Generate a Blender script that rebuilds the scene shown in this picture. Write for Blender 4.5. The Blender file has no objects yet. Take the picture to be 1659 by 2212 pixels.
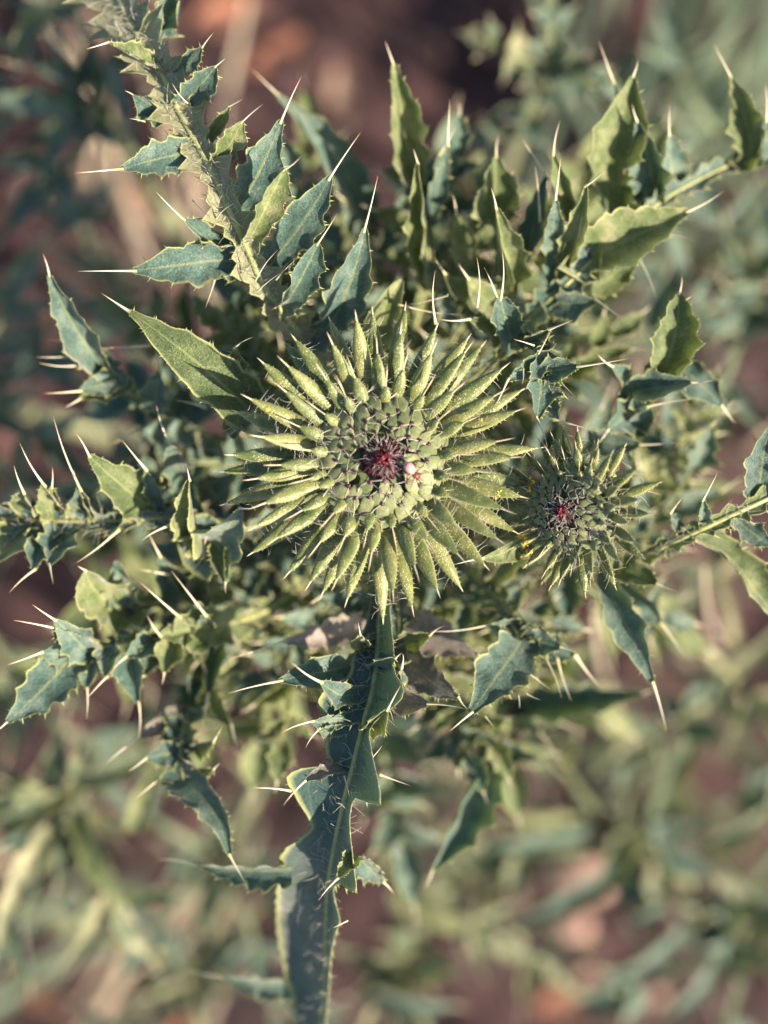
import bpy, math, random
import numpy as np
from mathutils import Vector, Matrix, Quaternion

random.seed(7)
rng = np.random.default_rng(7)
SC = bpy.context.scene
COL = SC.collection

# ------------------------------------------------------------------ camera, sky, sun, exposure
ZF = 0.42                    # height of the in-focus flower head above the soil (m)
D = 0.22                     # camera above that height
WV, HV = 1659.0, 2212.0      # measuring grid laid over the photograph
S = 0.13 / WV                # metres per grid unit at the head
MM = 0.001
cam_d = bpy.data.cameras.new('camera')
cam = bpy.data.objects.new('camera', cam_d)
COL.objects.link(cam)
cam.location = (0, 0, ZF + D)
cam.rotation_euler = (0, 0, 0)
cam_d.sensor_fit = 'HORIZONTAL'
cam_d.sensor_width = 36.0
cam_d.lens = 36.0 * D / 0.13
cam_d.clip_start = 0.005
cam_d.clip_end = 200.0
cam_d.dof.use_dof = True
cam_d.dof.focus_distance = D + 0.006
cam_d.dof.aperture_fstop = 6.4
SC.camera = cam

SUN_AZ = Vector((0.86, -0.51))
SUN_EL = math.radians(33)
sv = Vector((SUN_AZ.x * math.cos(SUN_EL), SUN_AZ.y * math.cos(SUN_EL), math.sin(SUN_EL))).normalized()
w = bpy.data.worlds.new('World')
SC.world = w
w.use_nodes = True
nt = w.node_tree
sky = nt.nodes.new('ShaderNodeTexSky')
sky.sky_type = 'NISHITA'
sky.sun_disc = False
sky.sun_elevation = SUN_EL
sky.sun_rotation = math.atan2(sv.x, sv.y)
sky.air_density = 1.0
sky.dust_density = 1.5
bg = nt.nodes['Background']
bg.inputs[1].default_value = 0.064
nt.links.new(sky.outputs[0], bg.inputs[0])
sun_d = bpy.data.lights.new('sun', 'SUN')
sun_d.energy = 4.5
sun_d.angle = math.radians(0.6)
sun_d.color = (1.0, 0.82, 0.65)
sun = bpy.data.objects.new('sun', sun_d)
COL.objects.link(sun)
sun.location = (1, -1, 2)
sun.rotation_euler = sv.to_track_quat('Z', 'Y').to_euler()
SC.view_settings.view_transform = 'Standard'
SC.view_settings.look = 'None'
SC.view_settings.gamma = 1.0
SC.view_settings.exposure = 1.64
SC.render.engine = 'CYCLES'
SC.cycles.use_denoising = True
SC.cycles.max_bounces = 5
SC.cycles.diffuse_bounces = 3
SC.cycles.glossy_bounces = 2
SC.cycles.transmission_bounces = 4

def V(x, y, h=0.0):
    """photograph grid position at h millimetres above the head -> world"""
    k = (D - h * MM) / D
    return np.array([(x - WV / 2) * S * k, (HV / 2 - y) * S * k, ZF + h * MM])

# ------------------------------------------------------------------ materials
def new_mat(name):
    m = bpy.data.materials.new(name)
    m.use_nodes = True
    t = m.node_tree
    t.nodes.clear()
    return m, t, t.nodes, t.links

def ramp(nodes, stops):
    r = nodes.new('ShaderNodeValToRGB')
    e = r.color_ramp.elements
    while len(e) < len(stops):
        e.new(0.5)
    for el, (p, c) in zip(e, stops):
        el.position = p
        el.color = (*c, 1)
    return r

def mixc(t, fac, a, b, blend='MIX'):
    n = t.nodes.new('ShaderNodeMix')
    n.data_type = 'RGBA'
    n.blend_type = blend
    for sock, val in ((n.inputs[0], fac), (n.inputs[6], a), (n.inputs[7], b)):
        if hasattr(val, 'is_output'):
            t.links.new(val, sock)
        elif isinstance(val, tuple):
            sock.default_value = (*val, 1)
        else:
            sock.default_value = val
    return n.outputs[2]

def mth(t, op, a, b=None, c=None, clamp=False):
    n = t.nodes.new('ShaderNodeMath')
    n.operation = op
    n.use_clamp = clamp
    for i, val in enumerate((a, b, c)):
        if val is None:
            continue
        if hasattr(val, 'is_output'):
            t.links.new(val, n.inputs[i])
        else:
            n.inputs[i].default_value = val
    return n.outputs[0]

def noise(t, scale, detail=3, rough=0.55, co=None):
    n = t.nodes.new('ShaderNodeTexNoise')
    n.inputs['Scale'].default_value = scale
    n.inputs['Detail'].default_value = detail
    n.inputs['Roughness'].default_value = rough
    if co is None:
        co = t.nodes.new('ShaderNodeTexCoord').outputs['Object']
    t.links.new(co, n.inputs['Vector'])
    return n.outputs['Fac']

def maprange(t, v, a, b, c=0.0, d=1.0):
    n = t.nodes.new('ShaderNodeMapRange')
    t.links.new(v, n.inputs[0])
    n.inputs[1].default_value = a
    n.inputs[2].default_value = b
    n.inputs[3].default_value = c
    n.inputs[4].default_value = d
    return n.outputs[0]

def leaf_mat(name, dark, mid, pale, edge, trans, trans_w=0.22, fuzz=0.35, rough=0.55, bump=0.25, veins=True):
    m, t, N, L = new_mat(name)
    at = N.new('ShaderNodeAttribute')
    at.attribute_name = 'uvp'
    sep = N.new('ShaderNodeSeparateXYZ')
    L.new(at.outputs['Vector'], sep.inputs[0])
    u, v = sep.outputs[0], sep.outputs[1]
    av = mth(t, 'ABSOLUTE', v)
    big = noise(t, 260, 4)
    fine = noise(t, 1700, 3)
    micro = noise(t, 5200, 2)
    r = ramp(N, [(0.34, dark), (0.52, mid), (0.70, pale)])
    info = N.new('ShaderNodeObjectInfo')
    rv = mth(t, 'MULTIPLY_ADD', info.outputs['Random'], 0.22, -0.11)
    L.new(mth(t, 'ADD', mth(t, 'MULTIPLY_ADD', fine, 0.35, mth(t, 'MULTIPLY', big, 0.72)), rv), r.inputs[0])
    col = r.outputs[0]
    # short whitish down over the blade
    fz = maprange(t, micro, 0.52, 0.72)
    fz2 = mth(t, 'MULTIPLY', fz, mth(t, 'MULTIPLY', maprange(t, big, 0.35, 0.65, 0.3, 1.0), fuzz))
    col = mixc(t, fz2, col, (0.52, 0.48, 0.42))
    if veins:
        # faint side veins running forward from the midrib
        wv = mth(t, 'SINE', mth(t, 'MULTIPLY', mth(t, 'SUBTRACT', u, mth(t, 'MULTIPLY', av, 0.28)), 52.0))
        vn = mth(t, 'MULTIPLY', maprange(t, wv, 0.9, 1.0), 0.10)
        col = mixc(t, vn, col, edge)
        col = mixc(t, mth(t, 'MULTIPLY', maprange(t, av, 0.08, 0.02), 0.28), col, edge)
    col = mixc(t, mth(t, 'MULTIPLY', maprange(t, av, 0.86, 0.98), 0.85), col, edge)
    b = N.new('ShaderNodeBump')
    b.inputs['Strength'].default_value = bump
    b.inputs['Distance'].default_value = 0.0006
    hgt = mth(t, 'ADD', mth(t, 'MULTIPLY', fine, 0.7), mth(t, 'MULTIPLY', micro, 0.3))
    L.new(hgt, b.inputs['Height'])
    p = N.new('ShaderNodeBsdfPrincipled')
    L.new(col, p.inputs['Base Color'])
    p.inputs['Roughness'].default_value = rough
    p.inputs['Specular IOR Level'].default_value = 0.4
    p.inputs['Sheen Weight'].default_value = 0.6
    p.inputs['Sheen Roughness'].default_value = 0.45
    p.inputs['Sheen Tint'].default_value = (1.0, 0.97, 0.90, 1)
    L.new(b.outputs[0], p.inputs['Normal'])
    tr = N.new('ShaderNodeBsdfTranslucent')
    L.new(mixc(t, 0.35, trans, col), tr.inputs[0])
    mx = N.new('ShaderNodeMixShader')
    mx.inputs[0].default_value = trans_w
    L.new(p.outputs[0], mx.inputs[1])
    L.new(tr.outputs[0], mx.inputs[2])
    out = N.new('ShaderNodeOutputMaterial')
    L.new(mx.outputs[0], out.inputs[0])
    return m

M = {}
M['leaf'] = leaf_mat('glaucous_leaf', (0.009, 0.046, 0.038), (0.024, 0.086, 0.068), (0.105, 0.170, 0.130), (0.38, 0.40, 0.12), (0.20, 0.36, 0.04), trans_w=0.13, fuzz=0.40, bump=0.6)
M['young'] = leaf_mat('olive_leaf', (0.026, 0.060, 0.010), (0.070, 0.118, 0.026), (0.20, 0.225, 0.095), (0.42, 0.43, 0.17), (0.34, 0.44, 0.04), trans_w=0.17, fuzz=0.35, bump=0.6)
M['deepleaf'] = leaf_mat('deep_teal_leaf', (0.010, 0.044, 0.040), (0.018, 0.066, 0.058), (0.035, 0.095, 0.080), (0.40, 0.42, 0.14), (0.14, 0.28, 0.04), trans_w=0.10, fuzz=0.12, bump=0.5)
M['palewing'] = leaf_mat('pale_wing', (0.075, 0.105, 0.040), (0.15, 0.18, 0.080), (0.28, 0.29, 0.16), (0.44, 0.44, 0.18), (0.36, 0.42, 0.08), trans_w=0.18, fuzz=0.4, bump=0.6)
M['rustleaf'] = leaf_mat('rust_dry_leaf', (0.10, 0.03, 0.018), (0.22, 0.07, 0.04), (0.36, 0.15, 0.09), (0.4, 0.2, 0.1), (0.4, 0.15, 0.05), veins=False, fuzz=0.1)
M['purpleleaf'] = leaf_mat('purplish_leaf', (0.05, 0.062, 0.058), (0.125, 0.12, 0.11), (0.30, 0.25, 0.225), (0.34, 0.33, 0.17), (0.2, 0.2, 0.08), fuzz=0.5)
M['farleaf'] = leaf_mat('far_leaf', (0.018, 0.055, 0.030), (0.070, 0.115, 0.050), (0.36, 0.35, 0.20), (0.46, 0.46, 0.28), (0.32, 0.38, 0.09), veins=False)
M['dryleaf'] = leaf_mat('dry_leaf', (0.10, 0.06, 0.045), (0.20, 0.125, 0.09), (0.36, 0.25, 0.19), (0.48, 0.38, 0.24), (0.4, 0.25, 0.1), veins=False)
M['grass'] = leaf_mat('grass_blade', (0.05, 0.11, 0.075), (0.10, 0.17, 0.12), (0.2, 0.25, 0.17), (0.25, 0.3, 0.16), (0.25, 0.36, 0.1), trans_w=0.3, veins=False)
M['straw'] = leaf_mat('straw', (0.36, 0.28, 0.19), (0.50, 0.41, 0.30), (0.60, 0.52, 0.41), (0.5, 0.44, 0.3), (0.4, 0.3, 0.15), veins=False, fuzz=0.1)

def bract_mat():
    m, t, N, L = new_mat('bract_green')
    at = N.new('ShaderNodeAttribute'); at.attribute_name = 'uvp'
    sep = N.new('ShaderNodeSeparateXYZ'); L.new(at.outputs['Vector'], sep.inputs[0])
    u, v = sep.outputs[0], sep.outputs[1]
    co = N.new('ShaderNodeTexCoord').outputs['Object']
    big = noise(t, 420, 3, co=co)
    fine = noise(t, 3200, 2, co=co)
    info = N.new('ShaderNodeObjectInfo')
    r = ramp(N, [(0.25, (0.045, 0.078, 0.016)), (0.5, (0.115, 0.150, 0.036)), (0.8, (0.27, 0.265, 0.085))])
    L.new(mth(t, 'ADD', mth(t, 'MULTIPLY_ADD', fine, 0.25, mth(t, 'MULTIPLY', big, 0.75)),
              mth(t, 'MULTIPLY_ADD', info.outputs['Random'], 0.26, -0.13)), r.inputs[0])
    col = r.outputs[0]
    vo = N.new('ShaderNodeTexVoronoi')
    vo.inputs['Scale'].default_value = 2500
    L.new(co, vo.inputs['Vector'])
    pap = maprange(t, vo.outputs['Distance'], 0.42, 0.10)
    papm = mth(t, 'MULTIPLY', pap, mth(t, 'MULTIPLY', maprange(t, big, 0.42, 0.6), mth(t, 'MULTIPLY', maprange(t, u, 0.25, 0.45), 0.8)))
    col = mixc(t, papm, col, (0.52, 0.52, 0.36))
    # pale raised margins and pale yellowish spine with a straw tip
    col = mixc(t, mth(t, 'MULTIPLY', maprange(t, mth(t, 'ABSOLUTE', v), 0.80, 0.98), 0.6), col, (0.36, 0.38, 0.16))
    col = mixc(t, maprange(t, u, 1.0, 1.12), col, (0.58, 0.50, 0.33))
    col = mixc(t, mth(t, 'MULTIPLY', maprange(t, u, 1.6, 2.0), 0.6), col, (0.40, 0.22, 0.11))
    b = N.new('ShaderNodeBump')
    b.inputs['Strength'].default_value = 0.3
    b.inputs['Distance'].default_value = 0.0004
    L.new(mth(t, 'ADD', pap, mth(t, 'MULTIPLY', fine, 0.8)), b.inputs['Height'])
    p = N.new('ShaderNodeBsdfPrincipled')
    L.new(col, p.inputs['Base Color'])
    p.inputs['Roughness'].default_value = 0.42
    p.inputs['Specular IOR Level'].default_value = 0.5
    p.inputs['Sheen Weight'].default_value = 0.15
    L.new(b.outputs[0], p.inputs['Normal'])
    out = N.new('ShaderNodeOutputMaterial')
    L.new(p.outputs[0], out.inputs[0])
    return m
M['bract'] = bract_mat()
M['disc'] = leaf_mat('disc_bract', (0.070, 0.105, 0.030), (0.130, 0.165, 0.055), (0.23, 0.25, 0.105), (0.36, 0.38, 0.18), (0.3, 0.36, 0.08), trans_w=0.08, fuzz=0.35, bump=0.3, veins=False)

def simple(name, stops, scale, rough=0.6, sheen=0.0, trans=None, bump=0.2, bdist=0.0003, usegrad=None):
    m, t, N, L = new_mat(name)
    f = noise(t, scale, 3)
    r = ramp(N, stops)
    L.new(f, r.inputs[0])
    col = r.outputs[0]
    if usegrad:
        at = N.new('ShaderNodeAttribute'); at.attribute_name = 'uvp'
        sep = N.new('ShaderNodeSeparateXYZ'); L.new(at.outputs['Vector'], sep.inputs[0])
        for a, bb, c in usegrad:
            col = mixc(t, maprange(t, sep.outputs[0], a, bb), col, c)
    b = N.new('ShaderNodeBump')
    b.inputs['Strength'].default_value = bump
    b.inputs['Distance'].default_value = bdist
    L.new(f, b.inputs['Height'])
    p = N.new('ShaderNodeBsdfPrincipled')
    L.new(col, p.inputs['Base Color'])
    p.inputs['Roughness'].default_value = rough
    p.inputs['Sheen Weight'].default_value = sheen
    L.new(b.outputs[0], p.inputs['Normal'])
    sh = p.outputs[0]
    if trans:
        tr = N.new('ShaderNodeBsdfTranslucent')
        tr.inputs[0].default_value = (*trans[1], 1)
        mx = N.new('ShaderNodeMixShader')
        mx.inputs[0].default_value = trans[0]
        L.new(sh, mx.inputs[1]); L.new(tr.outputs[0], mx.inputs[2])
        sh = mx.outputs[0]
    out = N.new('ShaderNodeOutputMaterial')
    L.new(sh, out.inputs[0])
    return m

M['spine'] = simple('spine_straw', [(0.3, (0.60, 0.54, 0.38)), (0.7, (0.72, 0.66, 0.50))], 900, 0.4,
                    usegrad=[(0.25, 0.0, (0.36, 0.38, 0.15)), (0.72, 1.0, (0.46, 0.27, 0.14))])
M['hair'] = simple('white_hair', [(0.3, (0.68, 0.66, 0.57)), (0.7, (0.82, 0.80, 0.73))], 500, 0.5, trans=(0.4, (0.8, 0.78, 0.66)))
M['rib'] = simple('midrib_green', [(0.3, (0.22, 0.25, 0.08)), (0.7, (0.37, 0.39, 0.16))], 500, 0.45, sheen=0.2)
M['stem'] = simple('stem_green', [(0.3, (0.12, 0.16, 0.06)), (0.7, (0.26, 0.29, 0.14))], 300, 0.55, sheen=0.2)
M['maroon'] = simple('maroon_tip', [(0.3, (0.022, 0.004, 0.010)), (0.7, (0.075, 0.012, 0.024))], 1500, 0.45)
M['floret'] = simple('floret_crimson', [(0.3, (0.06, 0.006, 0.016)), (0.7, (0.16, 0.018, 0.04))], 1500, 0.4,
                     usegrad=[(0.55, 1.0, (0.55, 0.14, 0.17))])
M['core'] = simple('involucre_green', [(0.3, (0.05, 0.08, 0.03)), (0.7, (0.12, 0.16, 0.06))], 900, 0.6)
M['pollen'] = simple('pollen_yellow', [(0.3, (0.68, 0.40, 0.03)), (0.7, (0.82, 0.56, 0.08))], 5000, 0.7)
M['bugbody'] = simple('bug_pink', [(0.3, (0.50, 0.24, 0.22)), (0.7, (0.62, 0.40, 0.36))], 2600, 0.45)
M['bugdark'] = simple('bug_brown', [(0.3, (0.10, 0.03, 0.03)), (0.7, (0.2, 0.07, 0.06))], 2600, 0.45)
M['stone'] = simple('pale_pebble', [(0.3, (0.24, 0.14, 0.11)), (0.7, (0.40, 0.26, 0.21))], 90, 0.8, bump=0.5, bdist=0.002)

def soil_mat():
    m, t, N, L = new_mat('reddish_soil')
    a = noise(t, 9, 5, 0.6)
    b_ = noise(t, 55, 5, 0.65)
    c = noise(t, 420, 4, 0.7)
    r = ramp(N, [(0.36, (0.007, 0.004, 0.005)), (0.47, (0.026, 0.012, 0.013)), (0.55, (0.056, 0.026, 0.026)), (0.66, (0.17, 0.090, 0.078))])
    L.new(mth(t, 'ADD', mth(t, 'MULTIPLY', a, 0.35), mth(t, 'ADD', mth(t, 'MULTIPLY', b_, 0.45), mth(t, 'MULTIPLY', c, 0.2))), r.inputs[0])
    bp = N.new('ShaderNodeBump')
    bp.inputs['Strength'].default_value = 0.8
    bp.inputs['Distance'].default_value = 0.004
    L.new(mth(t, 'ADD', b_, mth(t, 'MULTIPLY', c, 0.5)), bp.inputs['Height'])
    p = N.new('ShaderNodeBsdfPrincipled')
    L.new(r.outputs[0], p.inputs['Base Color'])
    p.inputs['Roughness'].default_value = 0.9
    L.new(bp.outputs[0], p.inputs['Normal'])
    o = N.new('ShaderNodeOutputMaterial')
    L.new(p.outputs[0], o.inputs[0])
    return m
M['soil'] = soil_mat()

# ------------------------------------------------------------------ mesh helpers
class MB:
    def __init__(self):
        self.v, self.f, self.uv, self.mi, self.n = [], [], [], [], 0
    def add(self, verts, faces, uv, mi=0):
        verts = np.asarray(verts, float).reshape(-1, 3)
        faces = np.asarray(faces, int)
        self.v.append(verts)
        self.f.append(faces + self.n)
        uv = np.asarray(uv, float)
        if uv.ndim == 1:
            uv = np.tile(uv, (len(verts), 1))
        self.uv.append(uv)
        self.mi += [mi] * len(faces)
        self.n += len(verts)
    def build(self, name, mats, parent=None, smooth=True, kind=None):
        me = bpy.data.meshes.new(name)
        fs = []
        for a in self.f:
            fs += a.tolist()
        me.from_pydata(np.concatenate(self.v).tolist(), [], fs)
        uv = np.concatenate(self.uv)
        at = me.attributes.new('uvp', 'FLOAT_VECTOR', 'POINT')
        at.data.foreach_set('vector', np.column_stack([uv, np.zeros(len(uv))]).astype(np.float32).ravel())
        if not isinstance(mats, (list, tuple)):
            mats = [mats]
        for mm in mats:
            me.materials.append(mm)
        if len(mats) > 1:
            me.polygons.foreach_set('material_index', np.array(self.mi, dtype=np.int32))
        me.polygons.foreach_set('use_smooth', np.full(len(me.polygons), smooth))
        o = bpy.data.objects.new(name, me)
        COL.objects.link(o)
        if parent is not None:
            o.parent = parent
            if parent.type == 'EMPTY':
                o.matrix_parent_inverse = Matrix.Translation(-Vector(parent.location))
        if kind:
            o['kind'] = kind
        return o

def thing(name, label, cat, loc, group=None):
    e = bpy.data.objects.new(name, None)
    e.empty_display_size = 0.01
    COL.objects.link(e)
    e.location = loc
    e['label'] = label
    e['category'] = cat
    if group:
        e['group'] = group
    return e

def tag(o, label, cat, group=None):
    o['label'] = label; o['category'] = cat
    if group:
        o['group'] = group
    return o

def nrm(a):
    return a / (np.linalg.norm(a, axis=-1, keepdims=True) + 1e-12)

def catmull(pts, n):
    P = np.asarray(pts, float)
    if len(P) == 2:
        tt = np.linspace(0, 1, n)[:, None]
        return P[0] * (1 - tt) + P[1] * tt
    P = np.vstack([2 * P[0] - P[1], P, 2 * P[-1] - P[-2]])
    m = len(P) - 3
    seg = np.linalg.norm(np.diff(P[1:-1], axis=0), axis=1)
    cum = np.concatenate([[0], np.cumsum(seg)]) / seg.sum()
    out = []
    for s in np.linspace(0, 1, n):
        i = min(np.searchsorted(cum, s, side='right') - 1, m - 1)
        t = (s - cum[i]) / (cum[i + 1] - cum[i])
        p0, p1, p2, p3 = P[i:i + 4]
        out.append(0.5 * (2 * p1 + (p2 - p0) * t + (2 * p0 - 5 * p1 + 4 * p2 - p3) * t * t + (3 * p1 - p0 - 3 * p2 + p3) * t ** 3))
    return np.array(out)

def frames(P, roll=0.0, up=np.array([0, 0, 1.0])):
    T = nrm(np.gradient(P, axis=0))
    N = up - T * (T @ up)[:, None]
    bad = np.linalg.norm(N, axis=1) < 0.15
    if bad.any():
        N[bad] += np.array([0.2, 0.3, 0.0])
        N -= T * np.sum(N * T, axis=1)[:, None]
    N = nrm(N)
    B = np.cross(T, N)
    rl = np.broadcast_to(np.radians(roll), (len(P),))[:, None]
    N2 = N * np.cos(rl) + B * np.sin(rl)
    B2 = np.cross(T, N2)
    return T, N2, B2

def grid_faces(nu, nv):
    i = np.arange(nu - 1)[:, None] * nv + np.arange(nv - 1)[None, :]
    i = i.ravel()
    return np.column_stack([i, i + 1, i + nv + 1, i + nv])

def tube(mb, P, r, sides=6, uv_u=(0, 1), uv_v=1.0, flat=1.0, mi=0, fr=None):
    P = np.asarray(P)
    n = len(P)
    r = np.broadcast_to(r, (n,))
    T, N, B = fr if fr else frames(P)
    a = np.linspace(0, 2 * np.pi, sides, endpoint=False)
    ring = N[:, None, :] * (np.sin(a) * flat)[None, :, None] + B[:, None, :] * np.cos(a)[None, :, None]
    vs = P[:, None, :] + ring * r[:, None, None]
    f = []
    for i in range(n - 1):
        for j in range(sides):
            k = (j + 1) % sides
            f.append((i * sides + j, i * sides + k, (i + 1) * sides + k, (i + 1) * sides + j))
    u = np.repeat(np.linspace(uv_u[0], uv_u[1], n), sides)
    mb.add(vs.reshape(-1, 3), f, np.column_stack([u, np.full(n * sides, uv_v)]), mi)

def cone(mb, p, q, r, uv=(0.5, 1.0), mi=0):
    d = nrm(q - p)
    a = np.cross(d, [0.31, 0.47, 0.83]); a = nrm(a)
    b = np.cross(d, a)
    vs = [p + a * r, p + (-0.5 * a + 0.866 * b) * r, p + (-0.5 * a - 0.866 * b) * r, q]
    mb.add(vs, [(0, 1, 3), (1, 2, 3), (2, 0, 3)], np.array(uv), mi)

def strand(mb, P, r):
    tube(mb, P, r * np.linspace(1, 0.35, len(P)), 3)

def hair(mb, p, d, length, r=0.045 * MM, bend=0.4, seg=4):
    d = nrm(np.asarray(d, float))
    side = nrm(np.cross(d, rng.normal(size=3)))
    t = np.linspace(0, 1, seg)[:, None]
    P = p + d * t * length + side * (t ** 2) * length * bend * rng.uniform(-1, 1)
    strand(mb, P, r)

def profile(t, wb=0.6, peak=0.36, pw=1.7, tipw=0.10):
    a = np.clip(t / peak, 0, 1)
    up = wb + (1 - wb) * np.sin(a * np.pi / 2)
    dn = 1 - np.clip((t - peak) / (1 - peak), 0, 1) ** pw
    return up * (dn * (1 - tipw) + tipw)

def saw(t, n, off, amp):
    """forward-pointing teeth: the margin swells towards each tooth and then cuts back in"""
    p = np.mod(t * n + off, 1.0)
    return (1 - amp) + 2 * amp * np.where(p < 0.82, (p / 0.82) ** 1.5, 1 - (p - 0.82) / 0.18)

def sheet(mb, P, wl, wr, fold, roll=0.0, nv=11, bulge=0.10, ruffle=0.0, rim=0.13 * MM, prick=0.5 * MM, npr=12, ph=0.0, umax=1.0, rimv=0.925, teeth=None):
    """a leaf blade along P, folded along its midrib, with a thick rim and marginal prickles"""
    n = len(P)
    T, N, B = frames(P, roll)
    s = np.linspace(-1, 1, nv)
    if not isinstance(fold, tuple):
        fold = (fold, fold)
    fas = [np.radians(np.broadcast_to(f_, (n,))) for f_ in fold]
    t = np.linspace(0, 1, n)
    vs = np.zeros((n, nv, 3))
    for j, q in enumerate(s):
        w_, fa = (wl, fas[0]) if q < 0 else (wr, fas[1])
        a = abs(q)
        wav = ruffle * (a ** 2) * np.sin(t * 23 + ph + (1.7 if q < 0 else 0)) * w_
        lat = w_ * a * np.cos(fa) + bulge * w_ * np.sin(np.pi * a) * np.sin(fa)
        hgt = w_ * a * np.sin(fa) - bulge * w_ * np.sin(np.pi * a) * np.cos(fa) * 0.8 + wav
        vs[:, j] = P + B * (np.sign(q) * lat)[:, None] + N * hgt[:, None]
    uu = np.repeat(t * umax, nv)
    mb.add(vs.reshape(-1, 3), grid_faces(n, nv), np.column_stack([uu, np.tile(s, n)]))
    for j, sg in ((0, -1), (nv - 1, 1)):
        E = vs[:, j]
        if rim > 0:
            tube(mb, E, rim * np.linspace(1.0, 0.8, n), 4, (0, umax), rimv)
        if teeth is not None:
            # a firm prickle on the point of every tooth
            out = nrm(E - vs[:, nv // 2])
            nt_t, offs, tl = teeth
            o_ = offs[0] if sg < 0 else offs[1]
            for k in range(-1, nt_t + 2):
                tk = (k + 0.82 - o_) / nt_t
                if 0.08 < tk < 0.93:
                    x = tk * (n - 1); i = int(x)
                    p = E[i] * (1 - x + i) + E[i + 1] * (x - i)
                    ln = tl * rng.uniform(0.6, 1.3)
                    dd = nrm(out[i] + T[i] * rng.uniform(0.3, 0.9) + N[i] * rng.uniform(-0.1, 0.6))
                    cone(mb, p - dd * 0.1 * MM, p + dd * ln, 0.13 * MM + 0.05 * ln)
        if npr:
            out = nrm(E - vs[:, nv // 2])
            for k in range(npr):
                x = (k + 0.3 + 0.6 * rng.random()) / npr * (n - 1.3)
                i = int(x); fr_ = x - i
                p = E[i] * (1 - fr_) + E[i + 1] * fr_
                d = nrm(out[i] * 1.0 + T[i] * rng.uniform(0.2, 0.9) + N[i] * rng.uniform(-0.3, 0.5))
                ln = prick * rng.uniform(0.45, 1.25) * (1.6 if rng.random() < 0.12 else 1)
                cone(mb, p, p + d * ln, 0.08 * MM + 0.06 * ln)
    return vs, T, N, B

def spine_mesh(parent, p, q, r0, bend=0.05):
    mb = MB()
    n = 9
    t = np.linspace(0, 1, n)[:, None]
    ln = np.linalg.norm(q - p)
    side = nrm(np.cross(q - p, rng.normal(size=3)))
    P = p + (q - p) * t + side * np.sin(t * np.pi) * ln * bend * rng.uniform(-1, 1)
    P = np.vstack([P[0] - (P[1] - P[0]) * 0.7, P])
    tt = np.linspace(0, 1, n + 1)
    r = r0 * (0.12 * MM / r0 * 0 + (1 - tt) ** 0.9 * 0.55 + 0.45 * np.exp(-tt * 7)) + 0.02 * MM
    r[0] *= 1.05
    tube(mb, P, r, 7)
    return mb.build('spine', M['spine'], parent)

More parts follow.
